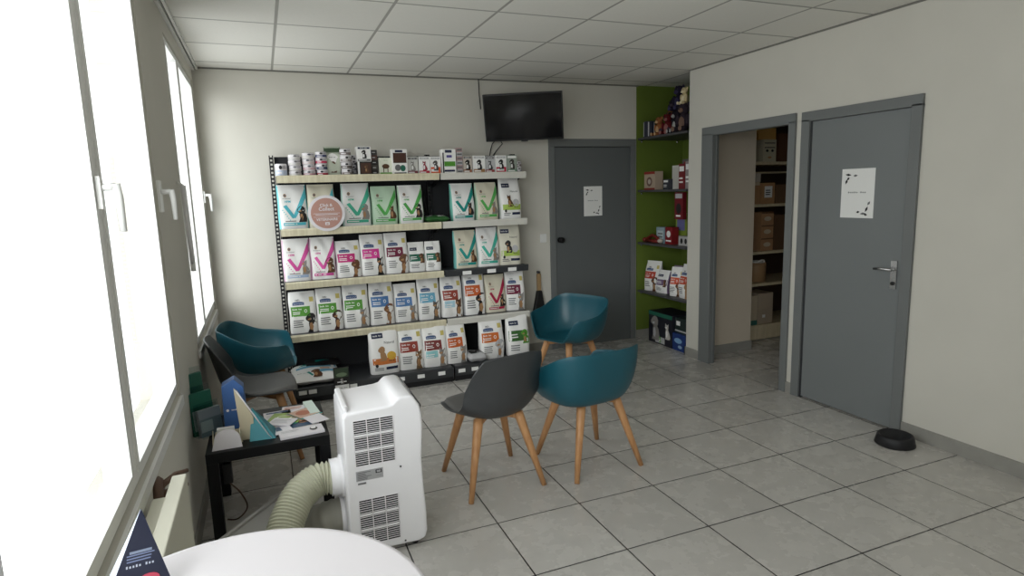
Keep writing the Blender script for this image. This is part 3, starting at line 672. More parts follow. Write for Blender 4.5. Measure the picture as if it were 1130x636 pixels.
for k in range(4): can(0.470+random.uniform(-.003, .003), YC-0.01, ZT+k*0.0475, 0.044, 0.046, [cm(170, 50, 70), cm(60, 70, 100), cm(190, 60, 90), cm(60, 70, 110)][k], '%s red and navy printed tin of the stack beside the dark green pouch' % ordn[k])
bag(0.560, YC+0.02, ZT, 0.13, 0.235, 0.07, 'x', LEAF, 'dark green and white upright pouch between tin stacks on top shelf', 'pouches on the top shelf', base=cm(190, 196, 180), side=cm(50, 72, 46), name='upright_pouch', yaw=-0.06)
o_ = bpy.data.objects['upright_pouch']; o_['category'] = 'pouch'
b = MB(); b.ell = None
P_ = lambda u, v, o: Vector(((u-0.5)*0.126, -0.030+v*0.026-o-0.008*(1-(2*u-1)**2), v*0.225))
p = Printer(b, P_, 1.8); p.rect(0.02, 0.98, 0.84, 0.98, cm(50, 72, 46), 3); p.ell(0.5, 0.5, 0.42, 0.3, WH, 3); p.pet(0.5, 0.32, 0.42, BRN, WH, 4); p.word(0.5, 0.66, 0.4, DKI, 4)
b.build('front_print', o_)
for k in range(4): can(0.662+random.uniform(-.003, .003), YC-0.005, ZT+k*0.053, 0.044, 0.051, [cm(150, 140, 136), cm(110, 104, 100), cm(160, 154, 150), cm(130, 120, 118)][k], '%s grey-printed tin of the tall stack right of the pouch' % ordn[k])
for k in range(4): can(0.722, YC+0.07, ZT+k*0.042, 0.036, 0.040, cm(80, 80, 84), '%s dark tin of the narrow stack set back behind the tall tins' % ordn[k])

def pack(x, y, z, w_, d_, h_, body, art, label, name='food_box', yaw=0.0, cat='box', group='boxes on the top shelf', bevel=0.002):
    b = MB(); b.box(-w_/2, w_/2, -d_/2, d_/2, 0, h_, body)
    p = Printer(b, lambda u, v, o: Vector(((u-0.5)*w_, -d_/2-o, v*h_)), h_/w_)
    if art: art(p)
    o = tag(b.build(name, loc=(x, y, z), rz=yaw, bevel=0), label, cat, group)
    f = MB(); f.box(-w_/2+0.001, w_/2-0.001, -d_/2+0.004, -0.0008, h_, h_+0.0012, body); f.box(-w_/2+0.001, w_/2-0.001, 0.0008, d_/2-0.004, h_, h_+0.0012, body)
    f.build('lid_flap', o)
    return o
def art_photo(c, c2, pet_='dog', pc=None, band=0.2, txt=None):
    def a(p):
        p.rect(0.04, 0.96, 0.02, band, c, 1); p.pet(0.5, 0.5, 0.6, pc or BLKP, WH, 2, pet_)
        p.rect(0.08, 0.92, 0.84, 0.96, c2, 1); p.word(0.5, 0.9, 0.5, WH, 2, 0.05); p.lines(0.1, 0.8, 0.04, band-0.02, 1, WH, 2)
    return a
pack(0.803, YC, ZT, 0.112, 0.10, 0.108, BLKP, lambda p: (p.rect(0.2, 0.95, 0.12, 0.9, cm(70, 44, 34), 1), p.rect(0, 0.14, 0, 1, WH, 1), p.pet(0.6, 0.5, 0.6, BRN, TAN, 2)), 'dark brown box with white edge standing under a white box')
pack(0.803, YC, ZT+0.110, 0.112, 0.10, 0.118, WH, art_photo(GREYI, NAVY, 'dog', BLKP, 0.16), 'white box with a black dog picture on top of the dark brown box')
for k in range(5): pack(0.889, YC+0.02, ZT+k*0.041, 0.05, 0.08, 0.039, [BLKP, cm(70, 66, 62), BLKP, cm(84, 60, 54), cm(60, 60, 60)][k], lambda p: p.lines(0.2, 0.8, 0.3, 0.7, 1, LG, 1), ['lowest', 'second lowest', 'middle', 'second highest', 'highest'][k]+' dark tray in the narrow stack behind the two-box pile', 'food_tray', cat='tray')
pack(0.977, YC, ZT, 0.108, 0.07, 0.138, cm(222, 224, 208), lambda p: (p.ell(0.5, 0.5, 0.28, 0.14, BRN, 1), p.rect(0.3, 0.36, 0.15, 0.5, BRN, 1), p.rect(0.62, 0.68, 0.15, 0.5, BRN, 1), p.rect(0.05, 0.95, 0.04, 0.14, LEAF, 1), p.word(0.5, 0.85, 0.3, LEAF, 1)), 'low cream box with a brown deer picture on the top shelf')
pack(1.092, YC-0.015, ZT, 0.125, 0.09, 0.205, WH, lambda p: (p.rect(0.06, 0.94, 0.46, 0.86, cm(72, 44, 36), 1), p.rect(0.2, 0.7, 0.88, 0.97, NAVY, 1), p.ell(0.35, 0.27, 0.2, 0.13, GREYI, 1), p.ell(0.68, 0.25, 0.18, 0.13, DGN, 1), p.rect(0.1, 0.9, 0.04, 0.08, DKI, 1)), 'tall white box with a brown panel and navy top tab')
pack(1.204, YC, ZT, 0.090, 0.07, 0.145, cm(205, 205, 200), art_photo(cm(120, 60, 70), GREYI, 'cat', GRYP), 'low grey-printed box beside the tall brown-panel box')
pack(1.305, YC, ZT, 0.094, 0.07, 0.146, WH, art_photo(cm(190, 50, 70), LG, 'cat', cm(150, 50, 66)), 'low white box with a red printed pet, before the rail joint')
pack(1.402, YC, ZT, 0.092, 0.07, 0.145, WH, art_photo(cm(206, 84, 44), LG, 'dog', cm(80, 76, 76), 0.4), 'low white box with orange lower half at the rail joint')
pack(1.520, YC-0.01, ZT, 0.118, 0.09, 0.205, WH, lambda p: (p.rect(0.2, 0.7, 0.86, 0.97, NAVY, 1), p.rect(0.0, 0.1, 0, 0.86, BLKP, 1), p.rect(0.3, 0.7, 0.66, 0.76, cm(90, 80, 150), 1), p.rect(0.12, 0.95, 0.3, 0.5, LEAF, 1), p.rect(0.12, 0.9, 0.08, 0.16, NAVY, 1)), 'tall white box with navy tab and green strip beside the tray pile')
for k in range(6): pack(1.618, YC, ZT+k*0.0365, 0.052, 0.08, 0.035, [LG, cm(180, 150, 150)][k % 2], lambda p: (p.rect(0.1, 0.9, 0.3, 0.7, GREYI, 1),), ['lowest', 'second', 'third', 'fourth', 'fifth', 'highest'][k]+' pale tray, counted upward, in the narrow pile of the second bay', 'food_tray', cat='tray')
pack(1.690, YC, ZT, 0.080, 0.07, 0.150, cm(200, 190, 180), art_photo(cm(150, 90, 60), GREYI, 'dog', BLKP, 0.22), 'grey box with black dog and brown base next to the pale trays')
pack(1.795, YC, ZT, 0.112, 0.08, 0.150, WH, art_photo(cm(160, 120, 80), LG, 'dog', BLKP, 0.24), 'wide white box with a big black dog head')
pack(1.900, YC+0.005, ZT, 0.090, 0.07, 0.145, LG, art_photo(cm(150, 60, 60), GREYI, 'cat', cm(60, 60, 64), 0.2), 'grey box with dark cat and thin red base strip')
pack(2.001, YC, ZT, 0.102, 0.08, 0.150, WH, art_photo(cm(190, 40, 70), LG, 'dog', BLKP, 0.34), 'white box with crimson lower print and black dog head')
pack(2.106, YC, ZT, 0.098, 0.08, 0.152, cm(150, 160, 150), art_photo(cm(110, 140, 120), WH, 'dog', cm(60, 56, 54), 0.2), 'grey-green box near the end of the top shelf')
can(2.186, YC, ZT, 0.028, 0.048, cm(150, 150, 154), 'lower small tin at the door end of the top shelf'); can(2.184, YC, ZT+0.050, 0.028, 0.048, cm(120, 110, 108), 'upper small tin at the door end of the top shelf')

# leaflet holder hooked on the base rail
b = MB(); b.box(0.41, 0.53, 4.888, 4.905, 0.06, 0.27, BLKP)
p = Printer(b, lambda u, v, o: Vector((0.41+0.12*u, 4.888-o, 0.06+0.21*v)), 1.75)
p.rect(0.05, 0.95, 0.62, 0.98, cm(62, 78, 60), 1); p.ell(0.5, 0.72, 0.35, 0.08, cm(120, 140, 110), 2); p.pet(0.5, 0.48, 0.22, GRYP, WH, 3); p.rect(0.05, 0.95, 0.03, 0.32, WH, 1); p.word(0.5, 0.2, 0.7, GREYI, 2) ; p.rect(0.2, 0.8, 0.42, 0.46, WH, 2)
tag(b.build('leaflet_box'), 'small dark leaflet box with white lower panel clipped to the base rail', 'leaflet box')

# hand brush hanging on the wall between shelving and door
b = MB(); b.box(2.478, 2.522, YB-0.035, YB-0.012, 0.62, 0.80, mat('brush_handle', srgb(170, 140, 100), 0.6)); b.box(2.485, 2.515, YB-0.032, YB, 0.80, 0.825, CHAR)
o = tag(b.build('hand_brush', bevel=0.008), 'tan-handled brush with long dark bristles hanging beside the shelving', 'brush')
b = MB(); b.prism([(2.475, 0.63), (2.525, 0.63), (2.56, 0.42), (2.555, 0.28), (2.43, 0.28), (2.43, 0.42)], YB-0.05, YB-0.004, 'y', DARK); b.build('bristles', o, bevel=0.01)

# ================================================================== TV
TC = Vector((2.2238, 5.150, 2.2692)); ty, tt = -0.5144, -0.3142
r_ = Vector((math.cos(ty), math.sin(ty), 0)); bk = Vector((-math.sin(ty), math.cos(ty), 0))
u_ = Vector((0, 0, 1))*math.cos(tt)+bk*math.sin(tt); n_ = u_.cross(r_) if False else r_.cross(u_)
MT = Matrix(((r_.x, n_.x*-1, u_.x, TC.x), (r_.y, n_.y*-1, u_.y, TC.y), (r_.z, n_.z*-1, u_.z, TC.z), (0, 0, 0, 1)))
tv = bpy.data.objects.new('television', None); COL.objects.link(tv); tv.matrix_world = MT; tag(tv, 'black flat television angled down from the back wall above the shelving', 'television')
tw, th = 0.708, 0.417
b = MB(); b.box(-tw/2, tw/2, 0.0, 0.03, -th/2, th/2, mat('tv_bezel', srgb(16, 16, 18), 0.3)); b.box(-tw*0.33, tw*0.33, 0.03, 0.06, -th*0.36, th*0.3, BLACK); b.build('cabinet', tv, bevel=0.004)
b = MB(); b.box(-tw/2+0.012, tw/2-0.012, -0.002, 0.001, -th/2+0.018, th/2-0.012, mat('tv_screen', srgb(12, 12, 14), 0.12, 0.6)); b.build('screen', tv)
b = MB(); b.box(-0.03, 0.03, -0.004, 0.02, -th/2-0.008, -th/2+0.004, BLACK); b.build('sensor_bump', tv)
mi = MT.inverted()
b = MB(); b.box(-0.10, 0.10, 0.06, 0.07, -0.10, 0.10, CHAR); b.tube([(0, 0.07, 0), mi @ Vector((2.33, 5.40, 2.28)), mi @ Vector((2.33, YB, 2.28))], 0.018, CHAR)
b.box(-0.06, 0.06, -0.008, 0, -0.08, 0.08, CHAR, xf=mi @ Matrix.Translation((2.33, YB-0.001, 2.28))); b.build('wall_bracket', tv)
b = MB(); b.tube([(1.945, YB-0.006, H), (1.948, YB-0.006, 2.5), (1.955, YB-0.012, 2.38)], 0.004, DARK, n=6)
tag(b.build('aerial_cable'), 'thin dark cable running from the ceiling down behind the television', 'cable')
b = MB(); b.tube([(2.06, 5.36, 2.12), (2.04, 5.47, 2.06), (2.03, 5.50, 2.00), (2.02, 5.505, 1.94)], 0.005, DARK, n=6); b.tube([(2.06, 5.36, 2.12), (2.13, 5.44, 2.06), (2.09, 5.50, 2.00), (2.04, 5.505, 1.93)], 0.005, DARK, n=6)
tag(b.build('power_cable'), 'black looped power cable hanging under the television behind the top shelf', 'cable')

# ================================================================== CHAIRS
def sstep(a, b_, x):
    t = max(0, min(1, (x-a)/(b_-a))); return t*t*(3-2*t)
def chair_base(root, size, zt, rz=0.0, legh=None):
    R = Matrix.Rotation(rz, 4, 'Z')
    for sx in (-1, 1):
        for sy in (-1, 1):
            b = MB(); p0 = R @ Vector((sx*0.118, sy*0.118, zt)); p2 = R @ Vector((sx*size, sy*size, 0.0))
            b.tube([p0, p0.lerp(p2, 0.12), p0.lerp(p2, 0.5), p2], [0.026, 0.0245, 0.0195, 0.0135], OAK, n=12, sq=0.75)
            b.tube([R @ Vector((sx*0.03, sy*0.03, zt-0.012)), R @ Vector((sx*0.128, sy*0.128, zt-0.014))], [0.018, 0.024], OAK, n=12, sq=0.75)
            b.build('leg', root)
    b = MB()
    for sx in (-1, 1): b.tube([R @ Vector((-0.12, -0.12*sx, zt-0.014)), R @ Vector((0.12, 0.12*sx, zt-0.014))], 0.016, OAK, n=8, sq=0.6)
    b.box(-0.085, 0.085, -0.085, 0.085, zt-0.006, zt+0.008, DARK, xf=R)
    b.build('cross_frame', root)
def tub_chair(x, y, rz, brz, label, off=(0, 0)):
    root = empty('tub_armchair', (x, y, 0), 0, label, 'chair')
    def hgt(a):
        a = abs(a)
        return 0.448+0.175*sstep(0.52, 0.95, a)+0.020*sstep(0.9, 1.7, a)+0.10*sstep(1.5, 2.4, a)
    def rad(a):     # rim radius, a=0 front (+y)
        c, s = abs(math.cos(a)), abs(math.sin(a)); ry = 0.235 if math.cos(a) > 0 else 0.265
        n = 3.0; return 1/(((c/ry)**n+(s/0.30)**n)**(1/n))
    def fn(u, v):
        a = -math.pi+2*math.pi*u; R_ = rad(a); Hh = hgt(a); zb = 0.418
        if v < 0.45:
            k = v/0.45; r = 0.70*R_*k; z = zb+0.014*k**3
        else:
            s = (v-0.45)/0.55; r = R_*(0.70+0.30*(1-(1-s)**1.9)); z = zb+0.014+(Hh-zb-0.014)*(s**1.45)
        return Vector((r*math.sin(a), r*math.cos(a), z))
    b = MB(); b.grid(fn, 72, 22, TEAL); o = b.build('tub_shell', root, loc=(off[0], off[1], 0), rz=rz, solid=0.0075)
    wd = o.modifiers.new('weld', 'WELD'); wd.merge_threshold = 0.0004; o.modifiers.move(1, 0)
    md = o.modifiers.new('round', 'BEVEL'); md.width = 0.003; md.segments = 2; md.limit_method = 'ANGLE'; md.angle_limit = math.radians(50)
    chair_base(root, 0.225, 0.412, brz)
    return root
def shell_chair(x, y, rz, brz, label, off=(0, 0)):
    root = empty('shell_chair', (x, y, 0), 0, label, 'chair')
    cy = [0.235, 0.225, 0.17, 0.06, -0.06, -0.145, -0.195, -0.222, -0.245, -0.268]
    cz = [0.425, 0.440, 0.444, 0.425, 0.412, 0.425, 0.500, 0.60, 0.70, 0.790]
    hw = [0.165, 0.195, 0.225, 0.240, 0.242, 0.242, 0.236, 0.226, 0.212, 0.178]
    up_ = [0.0, 0.0, 0.010, 0.030, 0.060, 0.095, 0.085, 0.03, 0.0, -0.018]
    fo = [-0.02, -0.01, 0.0, 0.0, 0.01, 0.035, 0.070, 0.075, 0.055, 0.030]
    def I(A, t):
        t *= len(A)-1; i = min(int(t), len(A)-2); f = t-i
        p0, p1, p2, p3 = A[max(i-1, 0)], A[i], A[i+1], A[min(i+2, len(A)-1)]
        return 0.5*((2*p1)+(-p0+p2)*f+(2*p0-5*p1+4*p2-p3)*f*f+(-p0+3*p1-3*p2+p3)*f**3)
    def fn(u, v, k=1.0, lift=0.0):
        q = (2*u-1)*k
        return Vector((q*I(hw, v), I(cy, v)+I(fo, v)*q*q, I(cz, v)+I(up_, v)*abs(q)**2.6+lift))
    b = MB(); b.grid(fn, 28, 44, GREYP); o = b.build('seat_shell', root, loc=(off[0], off[1], 0), rz=rz, solid=0.009)
    md = o.modifiers.new('round', 'BEVEL'); md.width = 0.003; md.segments = 2; md.limit_method = 'ANGLE'; md.angle_limit = math.radians(50)
    b = MB()
    def pf(u, v):
        e = max(0, 1-abs(2*u-1)**5)**0.5*max(0, 1-abs(2*v-1)**5)**0.5
        return fn(u, 0.035+0.52*v, 0.90, 0.006+0.022*e)
    b.grid(pf, 24, 24, GREYPAD); b.build('seat_pad', root, loc=(off[0], off[1], 0), rz=rz)
    chair_base(root, 0.218, 0.412, brz)
    return root
shell_chair(1.087, 3.098, 0.20, 0.058, 'dark grey shell chair with its back to the camera, next to the air conditioner', off=(0.0, -0.025))
tub_chair(1.69, 3.07, 0.14, 0.09, 'teal tub armchair with its back to the camera, in the middle of the floor', off=(-0.05, -0.03))
tub_chair(2.22, 4.33, 1.95, 0.33, 'teal tub armchair facing the room, between the shelving and the back door')
shell_chair(-0.13, 4.06, -1.50, 0.05, 'grey shell chair with padded seat behind the black side table')
tub_chair(-0.10, 4.62, -1.62, 0.05, 'teal tub armchair in the corner behind the grey shell chair')

# ================================================================== AIR CONDITIONER
ac = empty('portable_air_conditioner', (0.41, 2.78, 0), 0, 'white portable air conditioner with two black slatted grilles and a cream hose', 'air conditioner')
ox, oy = 0.41, 2.78
def AC(b, name, par=None, **k):
    b.v = [(p[0]-ox, p[1]-oy, p[2]) for p in b.v]; return b.build(name, par or ac, **k)
prof = [(0.236, 0.03), (0.236, 0.20), (0.238, 0.60), (0.240, 0.672), (0.252, 0.690), (0.43, 0.698), (0.455, 0.703), (0.470, 0.718), (0.486, 0.730), (0.535, 0.730), (0.552, 0.722), (0.578, 0.680), (0.586, 0.64), (0.588, 0.58), (0.582, 0.50), (0.576, 0.42), (0.578, 0.30), (0.584, 0.18), (0.584, 0.07), (0.574, 0.035), (0.54, 0.025)]
b = MB(); b.prism(prof, 2.60, 2.965, 'y', WHITE, smooth=True); body = AC(b, 'body', bevel=0.012, seg=3)
# sunken top with raised side lips and rear grip
b = MB(); b.box(0.245, 0.265, 2.62, 2.72, 0.675, 0.71, WHITE); b.box(0.243, 0.27, 2.64, 2.93, 0.685, 0.712, WHITE); AC(b, 'carry_grip', bevel=0.008, seg=3)
b = MB(); b.prism([(0.548, 0.728), (0.556, 0.7285), (0.600, 0.655), (0.592, 0.640)], 2.66, 2.90, 'y', mat('ac_display', srgb(90, 88, 90), 0.2)); AC(b, 'control_panel', bevel=0.004)
b = MB(); b.prism([(0.553, 0.70), (0.585, 0.66), (0.595, 0.60), (0.592, 0.50), (0.588, 0.50), (0.58, 0.60)], 2.64, 2.92, 'y', WHITE); AC(b, 'front_flap', bevel=0.003)
def grille(x0, x1, z0, z1, n, name):
    b = MB(); cols = 3; gw = 0.004; cwid = (x1-x0-(cols-1)*gw)/cols; rows = 3
    bm_ = (z1-z0)
    b.box(x0, x1, 2.5990, 2.6015, z0, z1, DARK)
    o = AC(b, name)
    s = MB()
    for c in range(cols+1):
        xx = x0+c*(cwid+gw)-gw
        s.box(xx, xx+gw, 2.5984, 2.601, z0, z1, WHITE)
    st = bm_/n
    for k in range(n+1):
        zz = z0+k*st; t = st*0.30
        if k in (n//3, 2*n//3): t = st*1.05
        s.box(x0-0.003, x1+0.003, 2.5984, 2.601, zz-t/2, zz+t/2, WHITE)
    AC(s, 'slats', o)
grille(0.283, 0.453, 0.443, 0.652, 21, 'upper_grille'); grille(0.284, 0.455, 0.068, 0.283, 21, 'lower_grille')
b = MB(); b.box(0.279, 0.397, 2.5985, 2.601, 0.374, 0.420, cm(168, 168, 170))
p = Printer(b, lambda u, v, o: Vector((0.279+0.118*u, 2.5985-o, 0.374+0.046*v)), 0.39)
p.lines(0.05, 0.6, 0.08, 0.92, 6, GREYI, 1, 0.5); p.rect(0.72, 0.95, 0.55, 0.9, DKI, 1); p.rect(0.76, 0.91, 0.62, 0.84, cm(168, 168, 170), 2); p.word(0.84, 0.28, 0.2, DKI, 1)
AC(b, 'rating_label')
b = MB(); b.tube([(0.285, 2.5990, 0.362), (0.32, 2.5990, 0.362)], 0.004, GREYI, n=6); AC(b, 'brand_mark')
for x_, z_ in ((0.476, 0.407), (0.478, 0.045)):
    b = MB(); b.lathe([(0.0045, 0), (0.0045, 0.001)], DARK, n=12, xf=Matrix.Translation((x_, 2.5995, z_)) @ Matrix.Rotation(math.pi/2, 4, 'X')); AC(b, 'screw')
for sx, sy in ((0.27, 2.64), (0.27, 2.92), (0.53, 2.64), (0.53, 2.92)):
    b = MB(); b.lathe([(0.02, -0.011), (0.022, -0.008), (0.022, 0.008), (0.02, 0.011)], DARK, n=16, xf=Matrix.Translation((sx, sy, 0.022)) @ Matrix.Rotation(math.pi/2, 4, 'X')); AC(b, 'caster')
b = MB(); b.lathe([(0.096, 0.0), (0.096, 0.012), (0.084, 0.016), (0.082, 0.05), (0.085, 0.055)], WHITE, n=32, xf=Matrix.Translation((0.238, 2.76, 0.345)) @ Matrix.Rotation(-math.pi/2, 4, 'Y')); AC(b, 'hose_collar')
b = MB(); b.lathe([(0.086, 0), (0.086, 0.02)], WHITE, n=24, xf=Matrix.Translation((0.238, 2.80, 0.135)) @ Matrix.Rotation(-math.pi/2, 4, 'Y')); AC(b, 'lower_outlet')
def bez(P, n):
    out = []
    P = [Vector(p) for p in P]
    for i in range(len(P)-1):
        p0, p1, p2, p3 = P[max(i-1, 0)], P[i], P[i+1], P[min(i+2, len(P)-1)]
        for k in range(n):
            t = k/n; out.append(0.5*((2*p1)+(-p0+p2)*t+(2*p0-5*p1+4*p2-p3)*t*t+(-p0+3*p1-3*p2+p3)*t**3))
    return out+[P[-1]]
HOSE = mat('cream_hose', srgb(192, 192, 172), 0.5, 0.4)
pts = bez([(0.185, 2.76, 0.345), (0.12, 2.755, 0.345), (0.045, 2.71, 0.315), (-0.015, 2.63, 0.25), (-0.055, 2.53, 0.175), (-0.09, 2.40, 0.115), (-0.11, 2.22, 0.086), (-0.12, 2.05, 0.082)], 60)
L = 0; rr = []
for i, q in enumerate(pts):
    if i: L += (q-pts[i-1]).length
    rr.append(0.070+0.0055*math.sin(L/0.0150*math.pi*2))
b = MB(); b.tube(pts, rr, HOSE, n=28); AC(b, 'exhaust_hose')
GH = mat('grey_hose', srgb(150, 148, 138), 0.6)
pts = bez([(0.225, 2.80, 0.135), (0.17, 2.80, 0.13), (0.12, 2.82, 0.11), (0.08, 2.86, 0.09), (0.055, 2.90, 0.084)], 20); L = 0; rr = []
for i, q in enumerate(pts):
    if i: L += (q-pts[i-1]).length
    rr.append(0.078+0.002*math.sin(L/0.03*math.pi*2))
b = MB(); b.tube(pts, rr, GH, n=24); AC(b, 'lower_hose')
b = MB(); b.box(-0.36, 0.24, -0.075, 0.095, 0.0, 0.012, mat('pale_grey_plastic', srgb(196, 194, 190), 0.4), xf=Matrix.Translation((-0.06, 3.10, 0.03)) @ Matrix.Rotation(0.91, 4, 'Z') @ Matrix.Rotation(0.35, 4, 'X'))
b.box(-0.36, 0.24, 0.080, 0.095, 0.0, 0.03, MATS['pale_grey_plastic'], xf=Matrix.Translation((-0.06, 3.10, 0.03)) @ Matrix.Rotation(0.91, 4, 'Z') @ Matrix.Rotation(0.35, 4, 'X'))
tag(b.build('window_kit_panel', bevel=0.003), 'long pale grey plastic strip on the floor behind the cream hose', 'plastic strip')

# ================================================================== SIDE TABLE and what stands on it
LACK = mat('black_ash_table', srgb(18, 18, 20), 0.5, 0.25)
tx0, tx1, ty0, ty1 = -0.345, 0.212, 3.02, 3.575
t = empty('side_table', ((tx0+tx1)/2, (ty0+ty1)/2, 0), 0, 'square black low side table covered in leaflets against the window wall', 'table')
cx_, cy_ = (tx0+tx1)/2, (ty0+ty1)/2
b = MB(); b.box(tx0-cx_, tx1-cx_, ty0-cy_, ty1-cy_, 0.40, 0.45, LACK); b.build('tabletop', t, bevel=0.002)
for sx in (-1, 1):
    for sy in (-1, 1):
        b = MB(); hx, hy = (tx1-tx0)/2, (ty1-ty0)/2
        b.box(min(sx*hx, sx*(hx-0.05)), max(sx*hx, sx*(hx-0.05)), min(sy*hy, sy*(hy-0.05)), max(sy*hy, sy*(hy-0.05)), 0, 0.40, LACK); b.build('leg', t, bevel=0.002)
ZB = 0.4505
def leaflet(x, y, w_, h_, rz, base, art, label, z, th_=0.002, name='leaflet', curl=0.0, cat='leaflet', group='leaflets fanned out on the black side table'):
    b = MB(); S = lambda u, v, o: Vector(((u-0.5)*w_, (v-0.5)*h_, th_+curl*(2*u-1)**2+o))
    b.grid(lambda u, v: S(u, v, 0), 8, 8, base); b.grid(lambda u, v: S(1-u, v, -th_), 8, 8, base)
    for k in range(4):
        ed = [lambda s: (s, 0), lambda s: (1, s), lambda s: (1-s, 1), lambda s: (0, 1-s)][k]
        b.grid(lambda s, q: S(*ed(s), -th_*(1-q)), 8, 1, base)
    if art: art(Printer(b, lambda u, v, o: S(u, v, o-0.0008), h_/w_))
    return tag(b.build(name, loc=(x, y, z), rz=rz), label, cat, group)
leaflet(0.085, 3.105, 0.21, 0.10, 0.09, WHITEL, lambda p: (p.lines(0.05, 0.5, 0.5, 0.8, 2, LG, 1), p.ell(0.78, 0.5, 0.09, 0.25, BLKP, 1), p.ell(0.78, 0.6, 0.06, 0.15, WH, 2)), 'plain white leaflet with a black pet logo at the table front edge', ZB, 0.012)
leaflet(0.06, 3.26, 0.21, 0.17, 0.15, cm(220, 214, 206), lambda p: (p.rect(0, 1, 0.0, 0.35, cm(60, 84, 110), 1), p.ell(0.7, 0.6, 0.22, 0.3, cm(200, 150, 120), 2), p.rect(0.3, 0.9, 0.36, 0.44, TL, 2)), 'leaflet with dark blue lower strip and peach picture in the middle of the fan', ZB+0.002, 0.004)
leaflet(0.02, 3.34, 0.17, 0.14, -0.35, cm(150, 176, 90), lambda p: (p.ell(0.45, 0.5, 0.25, 0.2, WH, 1), p.ell(0.45, 0.5, 0.2, 0.15, cm(150, 176, 90), 2)), 'lime green leaflet lying across the others', ZB+0.008, 0.003)
leaflet(0.115, 3.345, 0.13, 0.15, 0.5, cm(206, 170, 150), lambda p: (p.ell(0.5, 0.6, 0.3, 0.25, cm(180, 110, 84), 1), p.rect(0.0, 1, 0, 0.14, TL, 1), p.rect(0, 0.07, 0, 1, DGN, 2)), 'peach photo leaflet with a teal curve edge', ZB+0.013, 0.003)
leaflet(-0.05, 3.22, 0.15, 0.20, 0.25, WHITEL, lambda p: (p.lines(0.1, 0.8, 0.6, 0.9, 3, LG, 1), p.word(0.5, 0.4, 0.4, GREYI, 1)), 'curled white leaflet next to the teal standing card', ZB+0.002, 0.003, curl=0.01)
leaflet(-0.02, 3.42, 0.14, 0.14, 0.05, WHITEL, lambda p: (p.rect(0.1, 0.9, 0.75, 0.9, cm(60, 80, 120), 1), p.lines(0.1, 0.8, 0.3, 0.6, 2, LG, 1)), 'white leaflet with blue heading at the back of the fan', ZB, 0.003)
leaflet(0.06, 3.47, 0.12, 0.14, -0.1, WHITEL, lambda p: (p.lines(0.1, 0.9, 0.6, 0.9, 3, cm(206, 140, 110), 1),), 'white leaflet with orange lines at the rear of the fan', ZB, 0.003)
leaflet(0.00, 3.27, 0.13, 0.10, -0.5, WHITEL, lambda p: p.lines(0.1, 0.8, 0.3, 0.8, 3, LG, 1), 'small white leaflet overlapping the lime green one on the table', ZB+0.014, 0.003)
leaflet(0.155, 3.44, 0.05, 0.22, 0.12, cm(214, 230, 222), None, 'narrow pale green strip of card standing proud at the table corner', ZB, 0.018, name='card_strip', cat='card')
leaflet(0.165, 3.235, 0.09, 0.12, 0.35, WHITEL, None, 'blank white slip overhanging the table corner by the hose', ZB+0.016, 0.003, name='paper_slip', cat='paper slip')
# blue standing display box
b = MB(); BL2 = cm(62, 96, 150, 0.4)
b.prism([(-0.265, ZB), (-0.155, ZB), (-0.165, 0.70), (-0.205, 0.745), (-0.262, 0.715)], 3.20, 3.28, 'y', BL2)
p = Printer(b, lambda u, v, o: Vector((-0.263+0.106*u, 3.20-o, ZB+0.27*v)), 2.4)
p.word(0.60, 0.52, 0.5, WHITEL, 1, 0.025); p.ell(0.18, 0.52, 0.06, 0.025, WHITEL, 1); p.rect(0.0, 1, 0.02, 0.16, NAVY, 1)
tag(b.build('display_box', bevel=0.002), 'tall blue display box with a peaked top on the black side table', 'display box')
# teal and cream tent cards
b = MB(); TC1 = cm(32, 126, 138, 0.4); CR = cm(196, 186, 160, 0.5)
b.add([Vector(q) for q in ((-0.155, 3.10, ZB), (-0.035, 3.09, ZB), (-0.03, 3.22, ZB), (-0.15, 3.23, ZB), (-0.135, 3.17, 0.60))], [(0,1,4),(1,2,4),(2,3,4),(3,0,4),(3,2,1,0)], TC1)
tag(b.build('standing_card'), 'teal pyramid card standing at the front of the black side table', 'card')
b = MB()
b.prism([(-0.19, ZB), (-0.135, ZB), (-0.13, 0.56), (-0.19, 0.70), (-0.205, 0.715)], 3.135, 3.150, 'y', CR)
b.add([Vector(q) for q in ((-0.205, 3.134, 0.715), (-0.190, 3.134, 0.70), (-0.100, 3.10, 0.54), (-0.052, 3.09, ZB+0.002), (-0.06, 3.10, ZB+0.002), (-0.112, 3.11, 0.545))], [(0,1,2,5),(5,2,3,4)], WHITEL)
o = b.build('folded_card', solid=0.0); tag(o, 'beige folded card with a white slanted edge, between the blue box and teal pyramid', 'card')
# white arched holder
b = MB(); prf = [(-0.318, ZB), (-0.185, ZB)]+[(-0.252+0.056*math.cos(a)*1.0+0.004, 0.50+0.045*math.sin(a)) for a in [math.pi*k/10 for k in range(11)]]
b.prism(prf, 3.052, 3.058, 'y', WHITEL)
b.prism([(-0.318, ZB), (-0.185, ZB), (-0.195, 0.52), (-0.300, 0.52)], 3.11, 3.116, 'y', CR); b.box(-0.31, -0.195, 3.058, 3.11, ZB, ZB+0.004, WHITEL); b.prism([(3.055, ZB), (3.113, ZB), (3.113, 0.53), (3.055, 0.49)], -0.195, -0.192, 'x', CR); b.prism([(3.055, ZB), (3.113, ZB), (3.113, 0.53), (3.055, 0.49)], -0.312, -0.309, 'x', CR)
o = tag(b.build('card_holder'), 'white arched card holder at the window corner of the black side table', 'card holder')
b = MB(); b.box(-0.29, -0.215, 3.07, 3.10, ZB+0.004, 0.545, cm(206, 204, 200)); b.build('card_stack', o)
